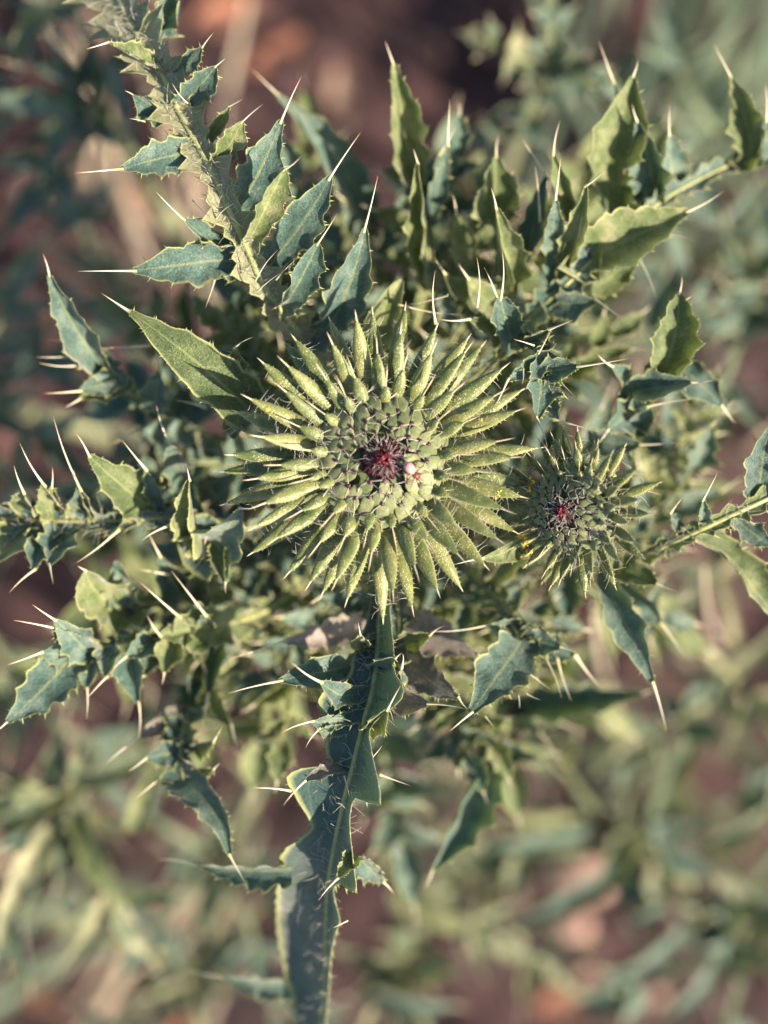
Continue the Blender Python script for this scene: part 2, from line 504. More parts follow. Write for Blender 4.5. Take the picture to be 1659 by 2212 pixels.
PATHS = {}
def lobe(parent, b, t, s=None, hw=35, roll=0, fold=30, bow=0.0, side=0.0, mat='leaf', wb=0.55, det=1, peak=0.36,
         asym=1.0, spr=4.2, prick=6.5, npr=12, ruffle=0.07, pw=1.45, hairy=0.0, name='lobe', attach=True, jag=0.14):
    """one lobe of a thistle leaf: b base, t blade tip, s spine point, grid units + height in mm"""
    B0 = V(*b) if len(b) == 3 and not isinstance(b, np.ndarray) else b
    T0 = V(*t) if len(t) == 3 and not isinstance(t, np.ndarray) else t
    nu, nv = (34, 9) if det else (9, 5)
    d = T0 - B0
    L = np.linalg.norm(d)
    lat = nrm(np.cross(d, [0, 0, 1.0]))
    wv_ = rng.normal() * 0.035 * L
    mid = (B0 + T0) / 2 + np.array([0, 0, 1.0]) * bow * MM + lat * (side * S + wv_)
    x = np.linspace(0, 1, nu)[:, None]
    P = (1 - x) ** 2 * B0 + 2 * x * (1 - x) * mid + x ** 2 * T0
    tn = 0.0
    RP = PATHS.get(parent.name) if (det and attach) else None
    if RP is not None:
        # the lobe grows out of its leaf's winged midrib
        dist = np.linalg.norm(RP - B0, axis=1)
        k_ = int(np.argmin(dist))
        k_ = max(0, k_ - int(1.5 * dist[k_] / max(1e-6, np.linalg.norm(RP[1] - RP[0])) * 0.4))
        root = RP[k_] - np.array([0, 0, 1.6 * MM])
        if np.linalg.norm(root - B0) < 0.9 * L + 12 * MM:
            P = catmull(np.vstack([root, B0 * 0.75 + root * 0.25, P[5], P[14], P[24], P[33]]), nu)
            tn = np.linalg.norm(root - B0) / (np.linalg.norm(root - B0) + L)
    tt = x[:, 0]
    ph = rng.uniform(0, 6.28)
    f2 = max(10, fold * 1.4 * rng.uniform(0.75, 1.25))
    hwm = hw * S * 1.04 / math.cos(math.radians(min(f2, 60) * 0.85))
    if det:
        jl = np.interp(tt, np.linspace(0, 1, 12), rng.normal(size=12)) * 0.07
        jr = np.interp(tt, np.linspace(0, 1, 12), rng.normal(size=12)) * 0.07
        wobl = 1 + jl + 0.06 * np.sin(tt * 19 + ph) + 0.05 * np.sin(tt * 37 + ph * 2)
        wobr = 1 + jr + 0.06 * np.sin(tt * 17 + ph * 1.7) + 0.05 * np.sin(tt * 41 + ph * 3)
    else:
        wobl = wobr = 1.0
    tb = np.clip((tt - tn) / (1 - tn), 0, 1)
    pr = profile(tb, wb, peak, pw)
    if tn > 0:
        pr = np.maximum(pr, 0.8 * (tt < tn)) * np.clip(0.8 + 0.2 * tt / tn, 0, 1)
    tt_ = None
    if det and hw >= 14:
        nt2 = int(np.clip(round(L / S / 34), 3, 6))
        o1, o2 = rng.random(), rng.random()
        env = np.clip((1 - tt) * 3, 0, 1)
        am = jag * env
        wobl = wobl * saw(tt, nt2, o1, am)
        wobr = wobr * saw(tt, nt2, o2, am)
        tt_ = (nt2, (o1, o2), 13 * S)
    pr = pr * (1 - 0.30 * np.clip((tb - 0.62) / 0.38, 0, 1) * (1 - np.clip((tb - 0.9) / 0.1, 0, 1)))
    mb = MB()
    tw_ = rng.normal() * 14
    fl = (f2 + rng.normal() * 7) * (1 - 0.3 * tt)
    fr_ = (f2 + rng.normal() * 7) * (1 - 0.3 * tt)
    vs, TT, NN, BB = sheet(mb, P, hwm * pr * asym * wobl, hwm * pr / asym * wobr, (fl, fr_), roll + tw_ * (tt - 0.4), nv, bulge=0.16, ruffle=ruffle * 1.6, rim=(0.055 * MM if det else 0),
                           prick=prick * S * 1.1, npr=(npr if det else 3), ph=ph, teeth=tt_)
    if hairy > 0:
        for _ in range(int(hairy)):
            i = rng.integers(1, nu - 3); j = rng.integers(0, nv)
            hair(mb, vs[i, j], NN[i] + rng.normal(size=3) * 0.6, rng.uniform(0.8, 2.0) * MM, r=0.03 * MM)
    o = mb.build(name, M[mat], parent)
    tip = P[-1]
    if s is not None:
        if isinstance(s, np.ndarray):
            Q = s
        elif len(s) == 3:
            Q = V(*s)
        else:
            hz = (tip[2] - ZF) / MM
            q2 = V(s[0], s[1], hz)
            dh = TT[-1][2] / max(0.25, np.linalg.norm(TT[-1][:2])) * np.linalg.norm(q2[:2] - tip[:2])
            Q = V(s[0], s[1], hz + np.clip(dh / MM, -4, 4))
        spine_mesh(parent, tip, Q, spr * S)
    return o

def rachis(parent_thing, pts, wid, fold=25, roll=0, mat='leaf', rib=4.5, hairs=60, det=1, name='leaf', nseg=None, asym=1.0, npr=30, prick=7, scal=0.35, nsc=9, hlen=1.6, widr=None, edges=None, rimw=0.11, ruf=0.12):
    """the winged midrib that carries a leaf's lobes; wid is a list of half widths in grid units along the path"""
    C = np.array([V(*p) for p in pts])
    n = nseg or (90 if det else 16)
    P = catmull(C, n)
    t = np.linspace(0, 1, n)
    wv = np.interp(t, np.linspace(0, 1, len(wid)), wid) * S
    ph = rng.uniform(0, 6)
    wl = wv * (1 + scal * np.sin(t * nsc * 6.28 + ph)) * asym
    wr = wv * (1 + scal * np.sin(t * nsc * 6.28 + ph + 2.4)) / asym
    if widr is not None:
        wr = np.interp(t, np.linspace(0, 1, len(widr)), widr) * S * (1 + scal * np.sin(t * nsc * 6.28 + ph + 2.4))
    if edges is not None:
        # outlines measured in the photograph: distance of each margin from the midrib, unfolded
        kk = (D - (P[:, 2] - ZF)) / D
        xs, ys = P[:, 0] / (S * kk) + WV / 2, HV / 2 - P[:, 1] / (S * kk)
        ws = []
        for e, sg, fo in ((edges[1], 1, fold[0]), (edges[0], -1, fold[1])):
            e = catmull(np.array(e, float), 160)
            e = e[np.argsort(e[:, 1])]
            vis = np.clip(sg * (np.interp(ys, e[:, 1], e[:, 0]) - xs), 4, None)
            ws.append(vis * S * kk / np.cos(np.radians(fo)))
        wl, wr = ws
    tee = None
    if det:
        ntw = max(4, int(np.sum(np.linalg.norm(np.diff(P, axis=0), axis=1)) / S / 44))
        ow1, ow2 = rng.random(), rng.random()
        amw = 0.025 if edges is not None else 0.36
        wl = wl * saw(t, ntw, ow1, amw); wr = wr * saw(t, ntw, ow2, amw)
        tee = (ntw, (ow1, ow2), 16 * S)
    mb = MB()
    vs, T, N, B = sheet(mb, P, wl, wr, fold, roll, 9 if det else 5, rim=(rimw * MM if det else 0), prick=prick * S, npr=(npr if det else 0), ruffle=ruf, ph=ph, rimv=0.93, teeth=tee)
    o = mb.build(name, M[mat], parent_thing)
    if det:
        PATHS[o.name] = P
    rb = MB()
    tube(rb, P + N * 0.05 * MM, rib * S * np.linspace(1.25, 0.7, n), 7 if det else 5, flat=0.8)
    rb.build('midrib', M['rib'], o)
    if hairs:
        hb = MB()
        for _ in range(hairs):
            i = rng.integers(0, n - 1)
            j = rng.integers(2, vs.shape[1] - 2)
            p = vs[i, j]
            hair(hb, p, N[i] * rng.uniform(0.2, 1) + B[i] * rng.normal() * 0.9 + T[i] * rng.normal() * 0.5, rng.uniform(0.5, 1.3) * hlen * MM, r=0.055 * MM, bend=1.1, seg=6)
        hb.build('hair', M['hair'], o, kind='stuff')
    return o, P, T, N, B

def auto_leaf(plant, pts, width=10, lobe_len=90, n=5, det=0, mat='leaf', rib=4, seed=0, tw=26, term=1.1, hairs=0):
    """a whole pinnate thistle leaf along pts"""
    o, P, T, N, B = rachis(plant, pts, [width * 0.7, width, width, width * 0.8, width * 0.4], mat=mat, rib=rib, det=det, hairs=hairs, scal=0.2)
    r = np.random.default_rng(seed)
    m = len(P)
    kd = S * 1.0
    for k in range(n):
        t = 0.2 + 0.72 * k / max(1, n - 1)
        i = min(m - 2, int(t * (m - 1)))
        sc = (0.65 + 0.55 * math.sin(math.pi * min(1, t * 0.95))) * r.uniform(0.8, 1.15)
        for sg in (-1, 1):
            up = r.choice([0.75, 0.15, -0.1]) + r.uniform(-0.15, 0.2)
            a = math.radians(r.uniform(45, 72))
            d = nrm(T[i] * math.cos(a) + sg * B[i] * math.sin(a) + N[i] * up)
            L = lobe_len * kd * sc
            b0 = P[i] + sg * B[i] * width * 0.5 * kd
            tp = b0 + d * L
            lobe(o, b0, tp, tp + nrm(d + N[i] * 0.1) * L * r.uniform(0.35, 0.55), hw=tw * sc, roll=r.uniform(-35, 35), fold=r.uniform(15, 45), attach=False, npr=8,
                 bow=r.uniform(-1, 2.5), mat=mat, det=det, spr=3.8)
    d = nrm(T[-1])
    L = lobe_len * kd * term
    lobe(o, P[-2], P[-2] + d * L, P[-2] + d * L * 1.35, hw=tw * 1.05, fold=28, bow=2, mat=mat, det=det, attach=False)
    return o

def stem_part(plant, pts, r, name='stem', mat='stem', n=24, hairs=0):
    mb = MB()
    P = catmull(np.array(pts), n)
    tube(mb, P, np.interp(np.linspace(0, 1, n), np.linspace(0, 1, len(r)), r), 10)
    o = mb.build(name, M[mat], plant)
    if hairs:
        hb = MB()
        T, N, B = frames(P)
        for _ in range(hairs):
            i = rng.integers(n // 2, n)
            a = rng.uniform(0, 6.28)
            d = N[i] * math.cos(a) + B[i] * math.sin(a)
            hair(hb, P[i] + d * r[-1], d + T[i] * rng.normal() * 0.4, rng.uniform(1, 3) * MM, r=0.035 * MM)
        hb.build('hair', M['hair'], o, kind='stuff')
    return o

# ------------------------------------------------------------------ ground
def ground_height(x, y):
    return (0.006 * math.sin(x * 21 + 1.3) * math.cos(y * 17 - 0.4) + 0.004 * math.sin(x * 47 + y * 31) + 0.0025 * math.sin(x * 95 - y * 113)) / (1 + (x * x + y * y) * 0.15)

def build_ground():
    a = np.concatenate([-np.geomspace(60, 0.62, 22), np.linspace(-0.6, 0.6, 121), np.geomspace(0.62, 60, 22)])
    n = len(a)
    vs = []
    r = np.random.default_rng(3)
    for y in a:
        for x in a:
            z = ground_height(x, y)
            if abs(x) < 0.6 and abs(y) < 0.6:
                z += r.normal() * 0.0028 + 0.006 * max(0, math.sin(x * 63 + 2 * math.sin(y * 41)) * math.sin(y * 57 + 1.5 * math.sin(x * 37)))
            vs.append((x, y, z))
    mb = MB()
    mb.add(vs, grid_faces(n, n), (0.5, 0.0))
    o = mb.build('ground', M['soil'])
    o['kind'] = 'structure'
    o['label'] = 'bare reddish brown soil under the thistles'
    return o
build_ground()

# ------------------------------------------------------------------ flower heads
def head(plant, centre, axis, k=1.0, na=46, nr=82, seed=1, det=1, open_=1.0, a0=0.0, lsc=1.0, wsc=1.0, hsc=1.0):
    """a thistle head: dark centre, closed inner bracts with maroon tips, spreading spined outer bracts.
    local z is the head's axis, millimetres, top of the dome at z = 0"""
    rs = np.random.default_rng(seed)
    R = np.array(Vector((0, 0, 1)).rotation_difference(Vector(axis)).to_matrix())
    def W(p):
        return centre + (np.asarray(p) * k * MM) @ R.T
    # the involucre body
    core = MB()
    prof = [(0.0, -0.9), (3.2, -1.0), (6.5, -1.9), (9.3, -3.8), (11.3, -7.0), (11.8, -11.0), (10.3, -15.5), (7, -18.5), (3.2, -20.5), (0.0, -21)]
    sides = 32
    vs = []
    for r_, z_ in prof:
        for j in range(sides):
            a = j / sides * 2 * math.pi
            vs.append((r_ * math.cos(a), r_ * math.sin(a), z_))
    f = [(i * sides + j, (i + 1) * sides + j, (i + 1) * sides + (j + 1) % sides, i * sides + (j + 1) % sides) for i in range(len(prof) - 1) for j in range(sides)]
    core.add(W(vs), f, (0.5, 0))
    H = core.build('flower_head', M['core'], plant)
    ga = math.radians(137.508)
    tips = []
    hb = MB()
    for n in range(na + nr):
        a = n * ga + a0 + rs.normal() * 0.03
        ca, sa = math.cos(a), math.sin(a)
        def Q(r_, z_, off=0.0):
            return np.array([r_ * ca - off * sa, r_ * sa + off * ca, z_])
        mb = MB()
        if n < na:
            q = n / na
            rt = 3.3 + 5.1 * q ** 0.8
            zt = 0.25 - 1.65 * q ** 1.3
            pts = [Q(rt + 4.3, zt - 2.3 - 0.8 * q), Q(rt + 2.9, zt - 1.0 - 0.5 * q), Q(rt + 1.4, zt - 0.22), Q(rt, zt + 0.12)]
            P = catmull(pts, 10)
            t = np.linspace(0, 1, 10)
            hwid = (0.86 + 0.42 * q) * np.where(t > 0.82, 1 - ((t - 0.82) / 0.18) ** 2 * 0.6, 1)
            Pw = W(P)
            fr = frames(Pw, 0, R @ np.array([0, 0, 1.0]))
            tube(mb, Pw, hwid * k * MM, 10, (0, 0.4), 0.0, flat=0.13, fr=fr)
            # maroon tip
            tp = catmull([Q(rt + 0.6, zt + 0.30), Q(rt + 0.1, zt + 0.50), Q(rt - 0.3, zt + 0.62)], 5)
            tpw = W(tp)
            tube(mb, tpw, np.array([0.30, 0.55, 0.50, 0.28, 0.03]) * 0.72 * k * MM * rs.uniform(0.6, 1.2), 7, (0, 0.5), 0.0, flat=0.4, mi=1, fr=frames(tpw, 0, R @ np.array([0, 0, 1.0])))
            tips.append(Pw[-1] + R @ np.array([0, 0, 0.3]) * k * MM)
            b = mb.build('bract', [M['disc'], M['maroon']], H)
            continue
        m_i = (n - na) / (nr - 1) * 83
        q = m_i / 83
        kx_ = [0, 14, 15, 30, 31, 48, 49, 68, 69, 83]
        tab = lambda *v_: float(np.interp(m_i, kx_, v_))
        rb = tab(9.2, 9.9, 10.4, 11.0, 11.2, 11.9, 12.0, 12.9, 12.9, 13.2) + rs.normal() * 0.15
        zb = tab(-1.5, -1.9, -2.4, -3.2, -3.8, -4.8, -5.2, -7.0, -7.6, -9.8) + rs.normal() * 0.15
        rs.normal(); L = tab(2.6, 3.0, 4.0, 7.2, 8.8, 11.4, 11.8, 13.2, 12.8, 13.8) * (1 + rs.normal() * 0.06) * lsc
        wmax = tab(0.80, 0.88, 1.08, 1.22, 1.30, 1.36, 1.38, 1.40, 1.42, 1.42) * rs.uniform(0.93, 1.1) * wsc
        el = math.radians(tab(36, 34, 30, 28, 28, 24, 22, 14, 8, -2) * open_ + rs.normal() * 4)
        sp = tab(3.8, 3.8, 3.6, 3.2, 2.8, 2.2, 1.9, 1.6, 1.4, 1.2) + rs.uniform(-0.3, 0.5)
        sm = float(np.clip(L / 12, 0, 1))
        off = rs.normal() * 0.05
        def outp(d, drop=0.0):
            return Q(rb + 0.55 + d * math.cos(el), zb + d * math.sin(el) - drop, off * d * 0.9)
        pts = [Q(rb - 0.6, zb - 4.2), Q(rb - 0.15, zb - 1.5), Q(rb + 0.12, zb - 0.35), outp(0.35, 0.0), outp(L * 0.35, -0.1), outp(L * 0.7, 0.0), outp(L, 0.25)]
        P = catmull(pts, 22)
        al = np.concatenate([[0], np.cumsum(np.linalg.norm(np.diff(P, axis=0), axis=1))])
        tot = al[-1]
        xb = (tot - L) / tot
        t = al / tot
        xo = np.clip((t - xb) / (1 - xb), 0, 1)
        hwid = wmax * np.where(t < xb, 0.97, 0.97 + 0.05 * np.sin(np.clip(xo / 0.45, 0, 1) * math.pi / 2))
        pwr = 1.7 if sm < 0.5 else 1.85
        hwid = hwid * (1 - np.clip((xo - 0.38) / 0.62, 0, 1) ** pwr * 0.88)
        Pw = W(P)
        Tt, Nn, Bb = fr = frames(Pw, rs.normal() * 9, R @ np.array([-0.55 * ca, -0.55 * sa, 1.0]))
        # lens-shaped section with sharp side margins
        sides_ = 12
        aa = np.linspace(0, 2 * np.pi, sides_, endpoint=False)
        cx, cz = np.cos(aa), np.sin(aa)
        cz = np.where(cz > 0, cz * 0.56, cz * 0.28)
        vs = Pw[:, None, :] + (Bb[:, None, :] * cx[None, :, None] + Nn[:, None, :] * cz[None, :, None]) * (hwid * k * MM)[:, None, None]
        ff = []
        for i in range(len(Pw) - 1):
            for j in range(sides_):
                j2 = (j + 1) % sides_
                ff.append((i * sides_ + j, i * sides_ + j2, (i + 1) * sides_ + j2, (i + 1) * sides_ + j))
        mb.add(vs.reshape(-1, 3), ff, np.column_stack([np.repeat(np.clip(t, 0, 1), sides_), np.tile(cx, len(Pw))]))
        # spine
        sd = nrm(Pw[-1] - Pw[-3])
        p1 = Pw[-1]
        sl = sp * k * MM
        SP = np.array([p1 - sd * sl * 0.08, p1 + sd * sl * 0.2, p1 + sd * sl * 0.6 + Nn[-1] * sl * 0.02, p1 + sd * sl + Nn[-1] * sl * 0.06])
        tube(mb, SP, np.array([hwid[-1] * 0.95, hwid[-1] * 0.8, 0.13 - 0.03 * sm, 0.02]) * k * MM, 6, (1.05, 2.0), 0.0)
        # marginal teeth and hairs
        if det:
            m_ = int(5 + 13 * sm)
            for sg in (0, sides_ // 2):
                for e in range(m_):
                    x = xb + (1 - xb) * (e + rs.uniform(0.1, 0.9)) / m_ * 0.96
                    i = min(len(t) - 2, int(np.searchsorted(t, x)))
                    p = vs[i, sg]
                    out = nrm(p - Pw[i])
                    d = nrm(out + Tt[i] * rs.uniform(0.3, 0.9))
                    cone(mb, p - out * 0.05 * MM, p + d * rs.uniform(0.2, 0.5) * MM, 0.09 * MM, (0.6, 1.0))
            for e in range(int((5 + 8 * sm) * hsc)):
                i = rs.integers(6, len(t) - 2)
                p = vs[i, rs.choice([0, sides_ // 2])]
                hair(hb, p, nrm(p - Pw[i]) + rs.normal(size=3) * 0.5, rs.uniform(0.6, 2.4) * MM, r=0.042 * MM, bend=0.8)
        mb.build('bract', M['bract'], H)
        if q < 0.35:
            tips.append(Pw[12] + Nn[12] * 0.5 * MM)
    # cobweb threads between the closed bracts
    if det:
        tips = np.array(tips)
        for i in range(len(tips)):
            dd = np.linalg.norm(tips - tips[i], axis=1)
            for j in np.argsort(dd)[1:4]:
                if rs.random() < 0.7 and dd[j] < 5 * MM * k:
                    t = np.linspace(0, 1, 6)[:, None]
                    Pm = tips[i] * (1 - t) + tips[j] * t
                    Pm = Pm + np.sin(t * np.pi) * (R @ np.array([0, 0, 1.0])) * rs.uniform(0.05, 0.28) * MM + np.sin(t * 6.28) * rs.normal(size=3) * 0.10 * MM
                    strand(hb, Pm, rs.uniform(0.045, 0.085) * MM)
        for _ in range(420):
            a = rs.uniform(0, 6.28); r_ = rs.uniform(8.5, 14.5)
            p = W((r_ * math.cos(a), r_ * math.sin(a), -1.6 - max(0, r_ - 9) * 1.2))
            hair(hb, p, R @ np.array([math.cos(a), math.sin(a), rs.uniform(-0.3, 0.8)]) + rs.normal(size=3) * 0.5, rs.uniform(0.8, 2.6) * MM, r=0.04 * MM, bend=0.9)
        hb.build('cobweb_hair', M['hair'], H, kind='stuff')
    # dark pointed inner bract tips and the florets
    nt_ = 70 if det else 26
    tb = MB()
    for i in range(nt_):
        a = i * ga + rs.normal() * 0.1
        r_ = 1.0 + 1.95 * (i / nt_) ** 0.6
        z_ = 0.85 - 0.8 * (r_ / 3.0) ** 2
        ca, sa = math.cos(a), math.sin(a)
        P = np.array([[(r_ + 1.0) * ca, (r_ + 1.0) * sa, z_ - 1.0], [(r_ + 0.5) * ca, (r_ + 0.5) * sa, z_ - 0.2], [r_ * ca, r_ * sa, z_ + 0.25], [(r_ - 0.7) * ca, (r_ - 0.7) * sa, z_ + 0.55 + rs.uniform(0, 0.5)]])
        Pw = W(catmull(P, 7))
        tube(tb, Pw, np.array([0.33, 0.36, 0.34, 0.28, 0.2, 0.1, 0.02]) * k * MM, 6, flat=0.45, fr=frames(Pw, 0, R @ np.array([0, 0, 1.0])))
    cap = [(0.0, 0.95), (0.8, 0.85), (1.6, 0.5), (2.4, 0.0), (3.1, -0.7)]
    vs = [(r_ * math.cos(j / 20 * 6.2832), r_ * math.sin(j / 20 * 6.2832), z_) for r_, z_ in cap for j in range(20)]
    tb.add(W(vs), [(i * 20 + j, (i + 1) * 20 + j, (i + 1) * 20 + (j + 1) % 20, i * 20 + (j + 1) % 20) for i in range(4) for j in range(20)], (0.5, 0))
    tb.build('inner_bracts', M['maroon'], H, kind='stuff')
    fb = MB()
    for i in range(110 if det else 50):
        a = rs.uniform(0, 6.28); r_ = 1.6 * math.sqrt(rs.random())
        lean = rs.uniform(-0.2, 0.9)
        p0 = np.array([r_ * math.cos(a), r_ * math.sin(a), 0.1])
        ln = rs.uniform(1.9, 2.9) - 0.3 * r_
        p2 = p0 + np.array([-math.cos(a) * lean * 0.6 + rs.normal() * 0.3 + 0.15, -math.sin(a) * lean * 0.6 + rs.normal() * 0.3 - 0.1, ln])
        p1 = (p0 + p2) / 2 + np.array([rs.normal() * 0.15, rs.normal() * 0.15, 0.1])
        Pw = W(catmull([p0, p1, p2], 6))
        g = 1.0 if r_ < 1.15 else 0.5
        tube(fb, Pw, np.array([0.13, 0.13, 0.14, 0.16, 0.13, 0.04]) * k * MM, 5, (0, g), 0)
    fb.build('florets', M['floret'], H, kind='stuff')
    if det:
        wb_ = MB()
        for _ in range(90):
            a = rs.uniform(0, 6.28); r_ = rs.uniform(0.6, 3.3)
            p = W((r_ * math.cos(a), r_ * math.sin(a), 1.1 - 1.1 * (r_ / 3.1) ** 2))
            hair(wb_, p, R @ np.array([math.cos(a + rs.normal() * 0.5), math.sin(a + rs.normal() * 0.5), 0.7]), rs.uniform(0.7, 2.0) * MM, r=0.05 * MM, bend=0.7)
        wb_.build('floret_hair', M['hair'], H, kind='stuff')
    return H

plant = thing('thistle_plant', 'spiny thistle with the large open bud at its centre and a smaller one beside it', 'thistle', tuple(V(829, 1000, -420) * [1, 1, 0]))
HC = V(826, 990, 0)
head(plant, HC, (0.03, 0.0, 1.0), 1.0, seed=11)
H2 = V(1217, 1104, -4)
AX2 = (-0.58, -0.06, 0.81)
head(plant, H2, AX2, 0.66, na=40, nr=60, seed=5, open_=1.25, lsc=0.66, wsc=0.92, hsc=0.6)

base0 = np.array([HC[0], HC[1], 0.0])
stem_part(plant, [base0, base0 + [0.006, 0.004, 0.15], HC + [0.002, 0.0, -0.12], HC + [0, 0, -0.019]], [4.5 * MM, 4 * MM, 3.2 * MM, 3.4 * MM], hairs=160)
j2 = HC + np.array([0.002, 0, -0.12])
ax2 = np.array(AX2) / np.linalg.norm(AX2)
stem_part(plant, [j2, (j2 + H2) / 2 + [0.012, -0.004, -0.03], H2 - ax2 * 0.0105], [2.6 * MM, 2.2 * MM, 2.2 * MM], name='side_branch', hairs=90)

# ------------------------------------------------------------------ leaves traced from the photograph
def L_(o, *a, **k):
    return lobe(o, *a, **k)

# --- upper left leaf
A, *_ = rachis(plant, [(800, 930, -34), (690, 790, -27), (635, 709, -19), (571, 619, -13), (529, 529, -11), (492, 450, -10), (465, 386, -10), (428, 317, -11), (381, 233, -12), (344, 148, -14), (296, 79, -17), (254, 0, -21), (200, -110, -28)],
               [12, 18, 26, 34, 38, 38, 38, 40, 44, 50, 62, 84, 88, 74], fold=16, mat='palewing', rib=6.5, hairs=560, npr=44, scal=0.3, nsc=11, hlen=2.2)
L_(A, (415, 326, -12), (259, 365, -9), (161, 374), 40, roll=-14, fold=18, bow=1.5, side=-10)
L_(A, (482, 560, -13), (286, 585, -9), (168, 586), 50, roll=-12, fold=16, bow=1.5, side=-8)
L_(A, (455, 525, -12), (394, 472, -7), (338, 415), 26, roll=30, fold=35, spr=3.6)
L_(A, (522, 440, -12), (608, 259, -6), (650, 167), 45, roll=14, fold=24, bow=1, side=14)
L_(A, (608, 540, -14), (714, 381, -7), (779, 286), 48, roll=12, fold=24, bow=1, side=12)
L_(A, (715, 700, -19), (788, 492, -10), (816, 380), 50, roll=10, fold=24, bow=1, side=12)
L_(A, (552, 495, -9), (615, 366, -2), (650, 338), 32, roll=38, fold=30, mat='young', wb=0.8, peak=0.55, pw=3, spr=3)
L_(A, (625, 645, -12), (688, 524, -5), (728, 462), 34, roll=35, fold=30, mat='leaf', wb=0.8, peak=0.55, pw=3, spr=3)
L_(A, (480, 340, -10), (524, 262, -5), (568, 225), 24, roll=30, fold=30, mat='young', wb=0.8, peak=0.5, pw=2.5, spr=3)
L_(A, (405, 215, -12), (466, 143, -7), (487, 126), 30, roll=30, fold=30, wb=0.8, peak=0.5, pw=3, spr=3)
L_(A, (400, 150, -13), (438, 100, -9), (461, 71), 19, roll=20, fold=30, wb=0.7, spr=3)
L_(A, (340, 150, -14), (232, 92, -9), (187, 106), 26, roll=40, fold=30, mat='young', spr=3.5)
L_(A, (352, 240, -13), (288, 205, -11), (270, 196), 31, roll=-30, fold=30, wb=0.8, peak=0.5, spr=2.5)
L_(A, (480, 590, -14), (464, 604, -12), (444, 664), 14, roll=10, fold=20, spr=3.2)
L_(A, (460, 290, -11), (497, 228, -6), (524, 214), 16, roll=30, mat='young', spr=3)
L_(A, (370, 20, -20), (382, 60, -18), None, 48, roll=40, wb=0.8)
for (x0, y0, x1, y1) in ((470, 468, 505, 440), (500, 470, 525, 492), (560, 625, 605, 590), (555, 600, 600, 540), (600, 600, 640, 560), (310, 262, 280, 256), (420, 436, 455, 470), (402, 220, 372, 180)):
    spine_mesh(A, V(x0, y0, -9), V(x1, y1, -4), 2.2 * S)

# --- teal leaf standing behind, above the head
B_, *_ = rachis(plant, [(830, 760, -75), (820, 600, -62), (800, 460, -50)], [9, 12, 16], rib=4, hairs=0, det=1)
L_(B_, (805, 480, -50), (598, 203, -34), (542, 148), 46, roll=-10, fold=32, bow=5, side=40, hairy=0)
L_(B_, (815, 560, -50), (900, 380, -38), (940, 330), 26, roll=20, fold=30)
L_(B_, (800, 520, -52), (740, 430, -42), (700, 395), 26, roll=-20, fold=30)

# --- upright leaves above the head
C_, *_ = rachis(plant, [(850, 860, -50), (900, 700, -42), (925, 560, -36), (905, 400, -34)], [8, 14, 20, 18], rib=4, hairs=40, mat='young')
L_(C_, (900, 400, -36), (849, 138, -24), (832, 89), 50, roll=2, fold=46, bow=2, mat='young', side=-8)
L_(C_, (915, 580, -34), (902, 352, -18), (893, 322), 36, roll=-25, fold=55, mat='young', ruffle=0.16, side=10, spr=3.2)
L_(C_, (930, 470, -34), (967, 308, -22), (972, 215), 24, roll=10, fold=30)
L_(C_, (920, 420, -33), (952, 330, -27), (985, 270), 28, roll=20, fold=30)
C2, *_ = rachis(plant, [(900, 860, -48), (1010, 720, -40), (1075, 600, -33), (1072, 470, -30)], [8, 14, 18, 16], rib=4, hairs=40, mat='young')
L_(C2, (1065, 470, -32), (1071, 338, -26), (1077, 290), 55, roll=0, fold=46, bow=2, mat='young', wb=0.7)
L_(C2, (1105, 600, -28), (1071, 448, -14), (1061, 406), 40, roll=15, fold=48, mat='young', bow=1)
L_(C2, (1010, 560, -34), (985, 460, -26), (978, 420), 31, roll=-10, fold=30, mat='young')
L_(C2, (1140, 560, -34), (1180, 380, -24), (1128, 300), 31, roll=-25, fold=34)
L_(C2, (1000, 640, -30), (960, 590, -22), (940, 560), 26, roll=20, fold=30, mat='young')
L_(C2, (1060, 660, -28), (1010, 600, -20), (990, 570), 36, roll=10, fold=30, mat='young')
C3, *_ = rachis(plant, [(960, 860, -44), (1090, 740, -34), (1165, 668, -26), (1250, 590, -23), (1350, 500, -26), (1450, 420, -30), (1600, 345, -34), (1720, 300, -40)],
                [10, 18, 30, 34, 28, 26, 24, 20], rib=5, hairs=80, mat='leaf', fold=30)
L_(C3, (1300, 390, -30), (1367, 165, -22), (1378, 129), 57, roll=5, fold=46, bow=2, mat='young')
L_(C3, (1345, 330, -36), (1324, 175, -28), (1294, 90), 21, roll=0, fold=30, spr=4.5)
L_(C3, (1219, 570, -24), (1267, 400, -11), (1305, 369), 28, roll=-20, fold=38, side=22, mat='young')
L_(C3, (1251, 569, -24), (1488, 456, -20), (1563, 413), 60, roll=-4, fold=40, bow=0, side=-10, mat='young', hairy=14)
L_(C3, (1420, 440, -32), (1376, 262, -22), (1366, 225), 40, roll=-35, fold=48, mat='leaf', side=10)
L_(C3, (1455, 410, -34), (1445, 288, -24), (1447, 226), 38, roll=10, fold=30)
L_(C3, (1625, 345, -32), (1579, 168, -26), (1541, 94), 40, roll=-30, fold=40, mat='young', side=12)
L_(C3, (1660, 350, -34), (1655, 258, -24), (1652, 180), 33, roll=0, fold=30)
L_(C3, (1230, 470, -28), (1195, 330, -18), (1210, 260), 26, roll=-10, fold=34, mat='young')
L_(C3, (1190, 560, -24), (1200, 425, -14), (1211, 342), 24, roll=0, fold=30)
L_(C3, (1300, 620, -28), (1380, 560, -24), (1418, 645), 36, roll=25, fold=30, mat='young', side=-20)
L_(C3, (1330, 520, -27), (1420, 500, -22), (1500, 520), 28, roll=30, fold=30)
L_(C3, (1200, 660, -24), (1290, 650, -20), (1345, 690), 36, roll=20, fold=28, mat='leaf')
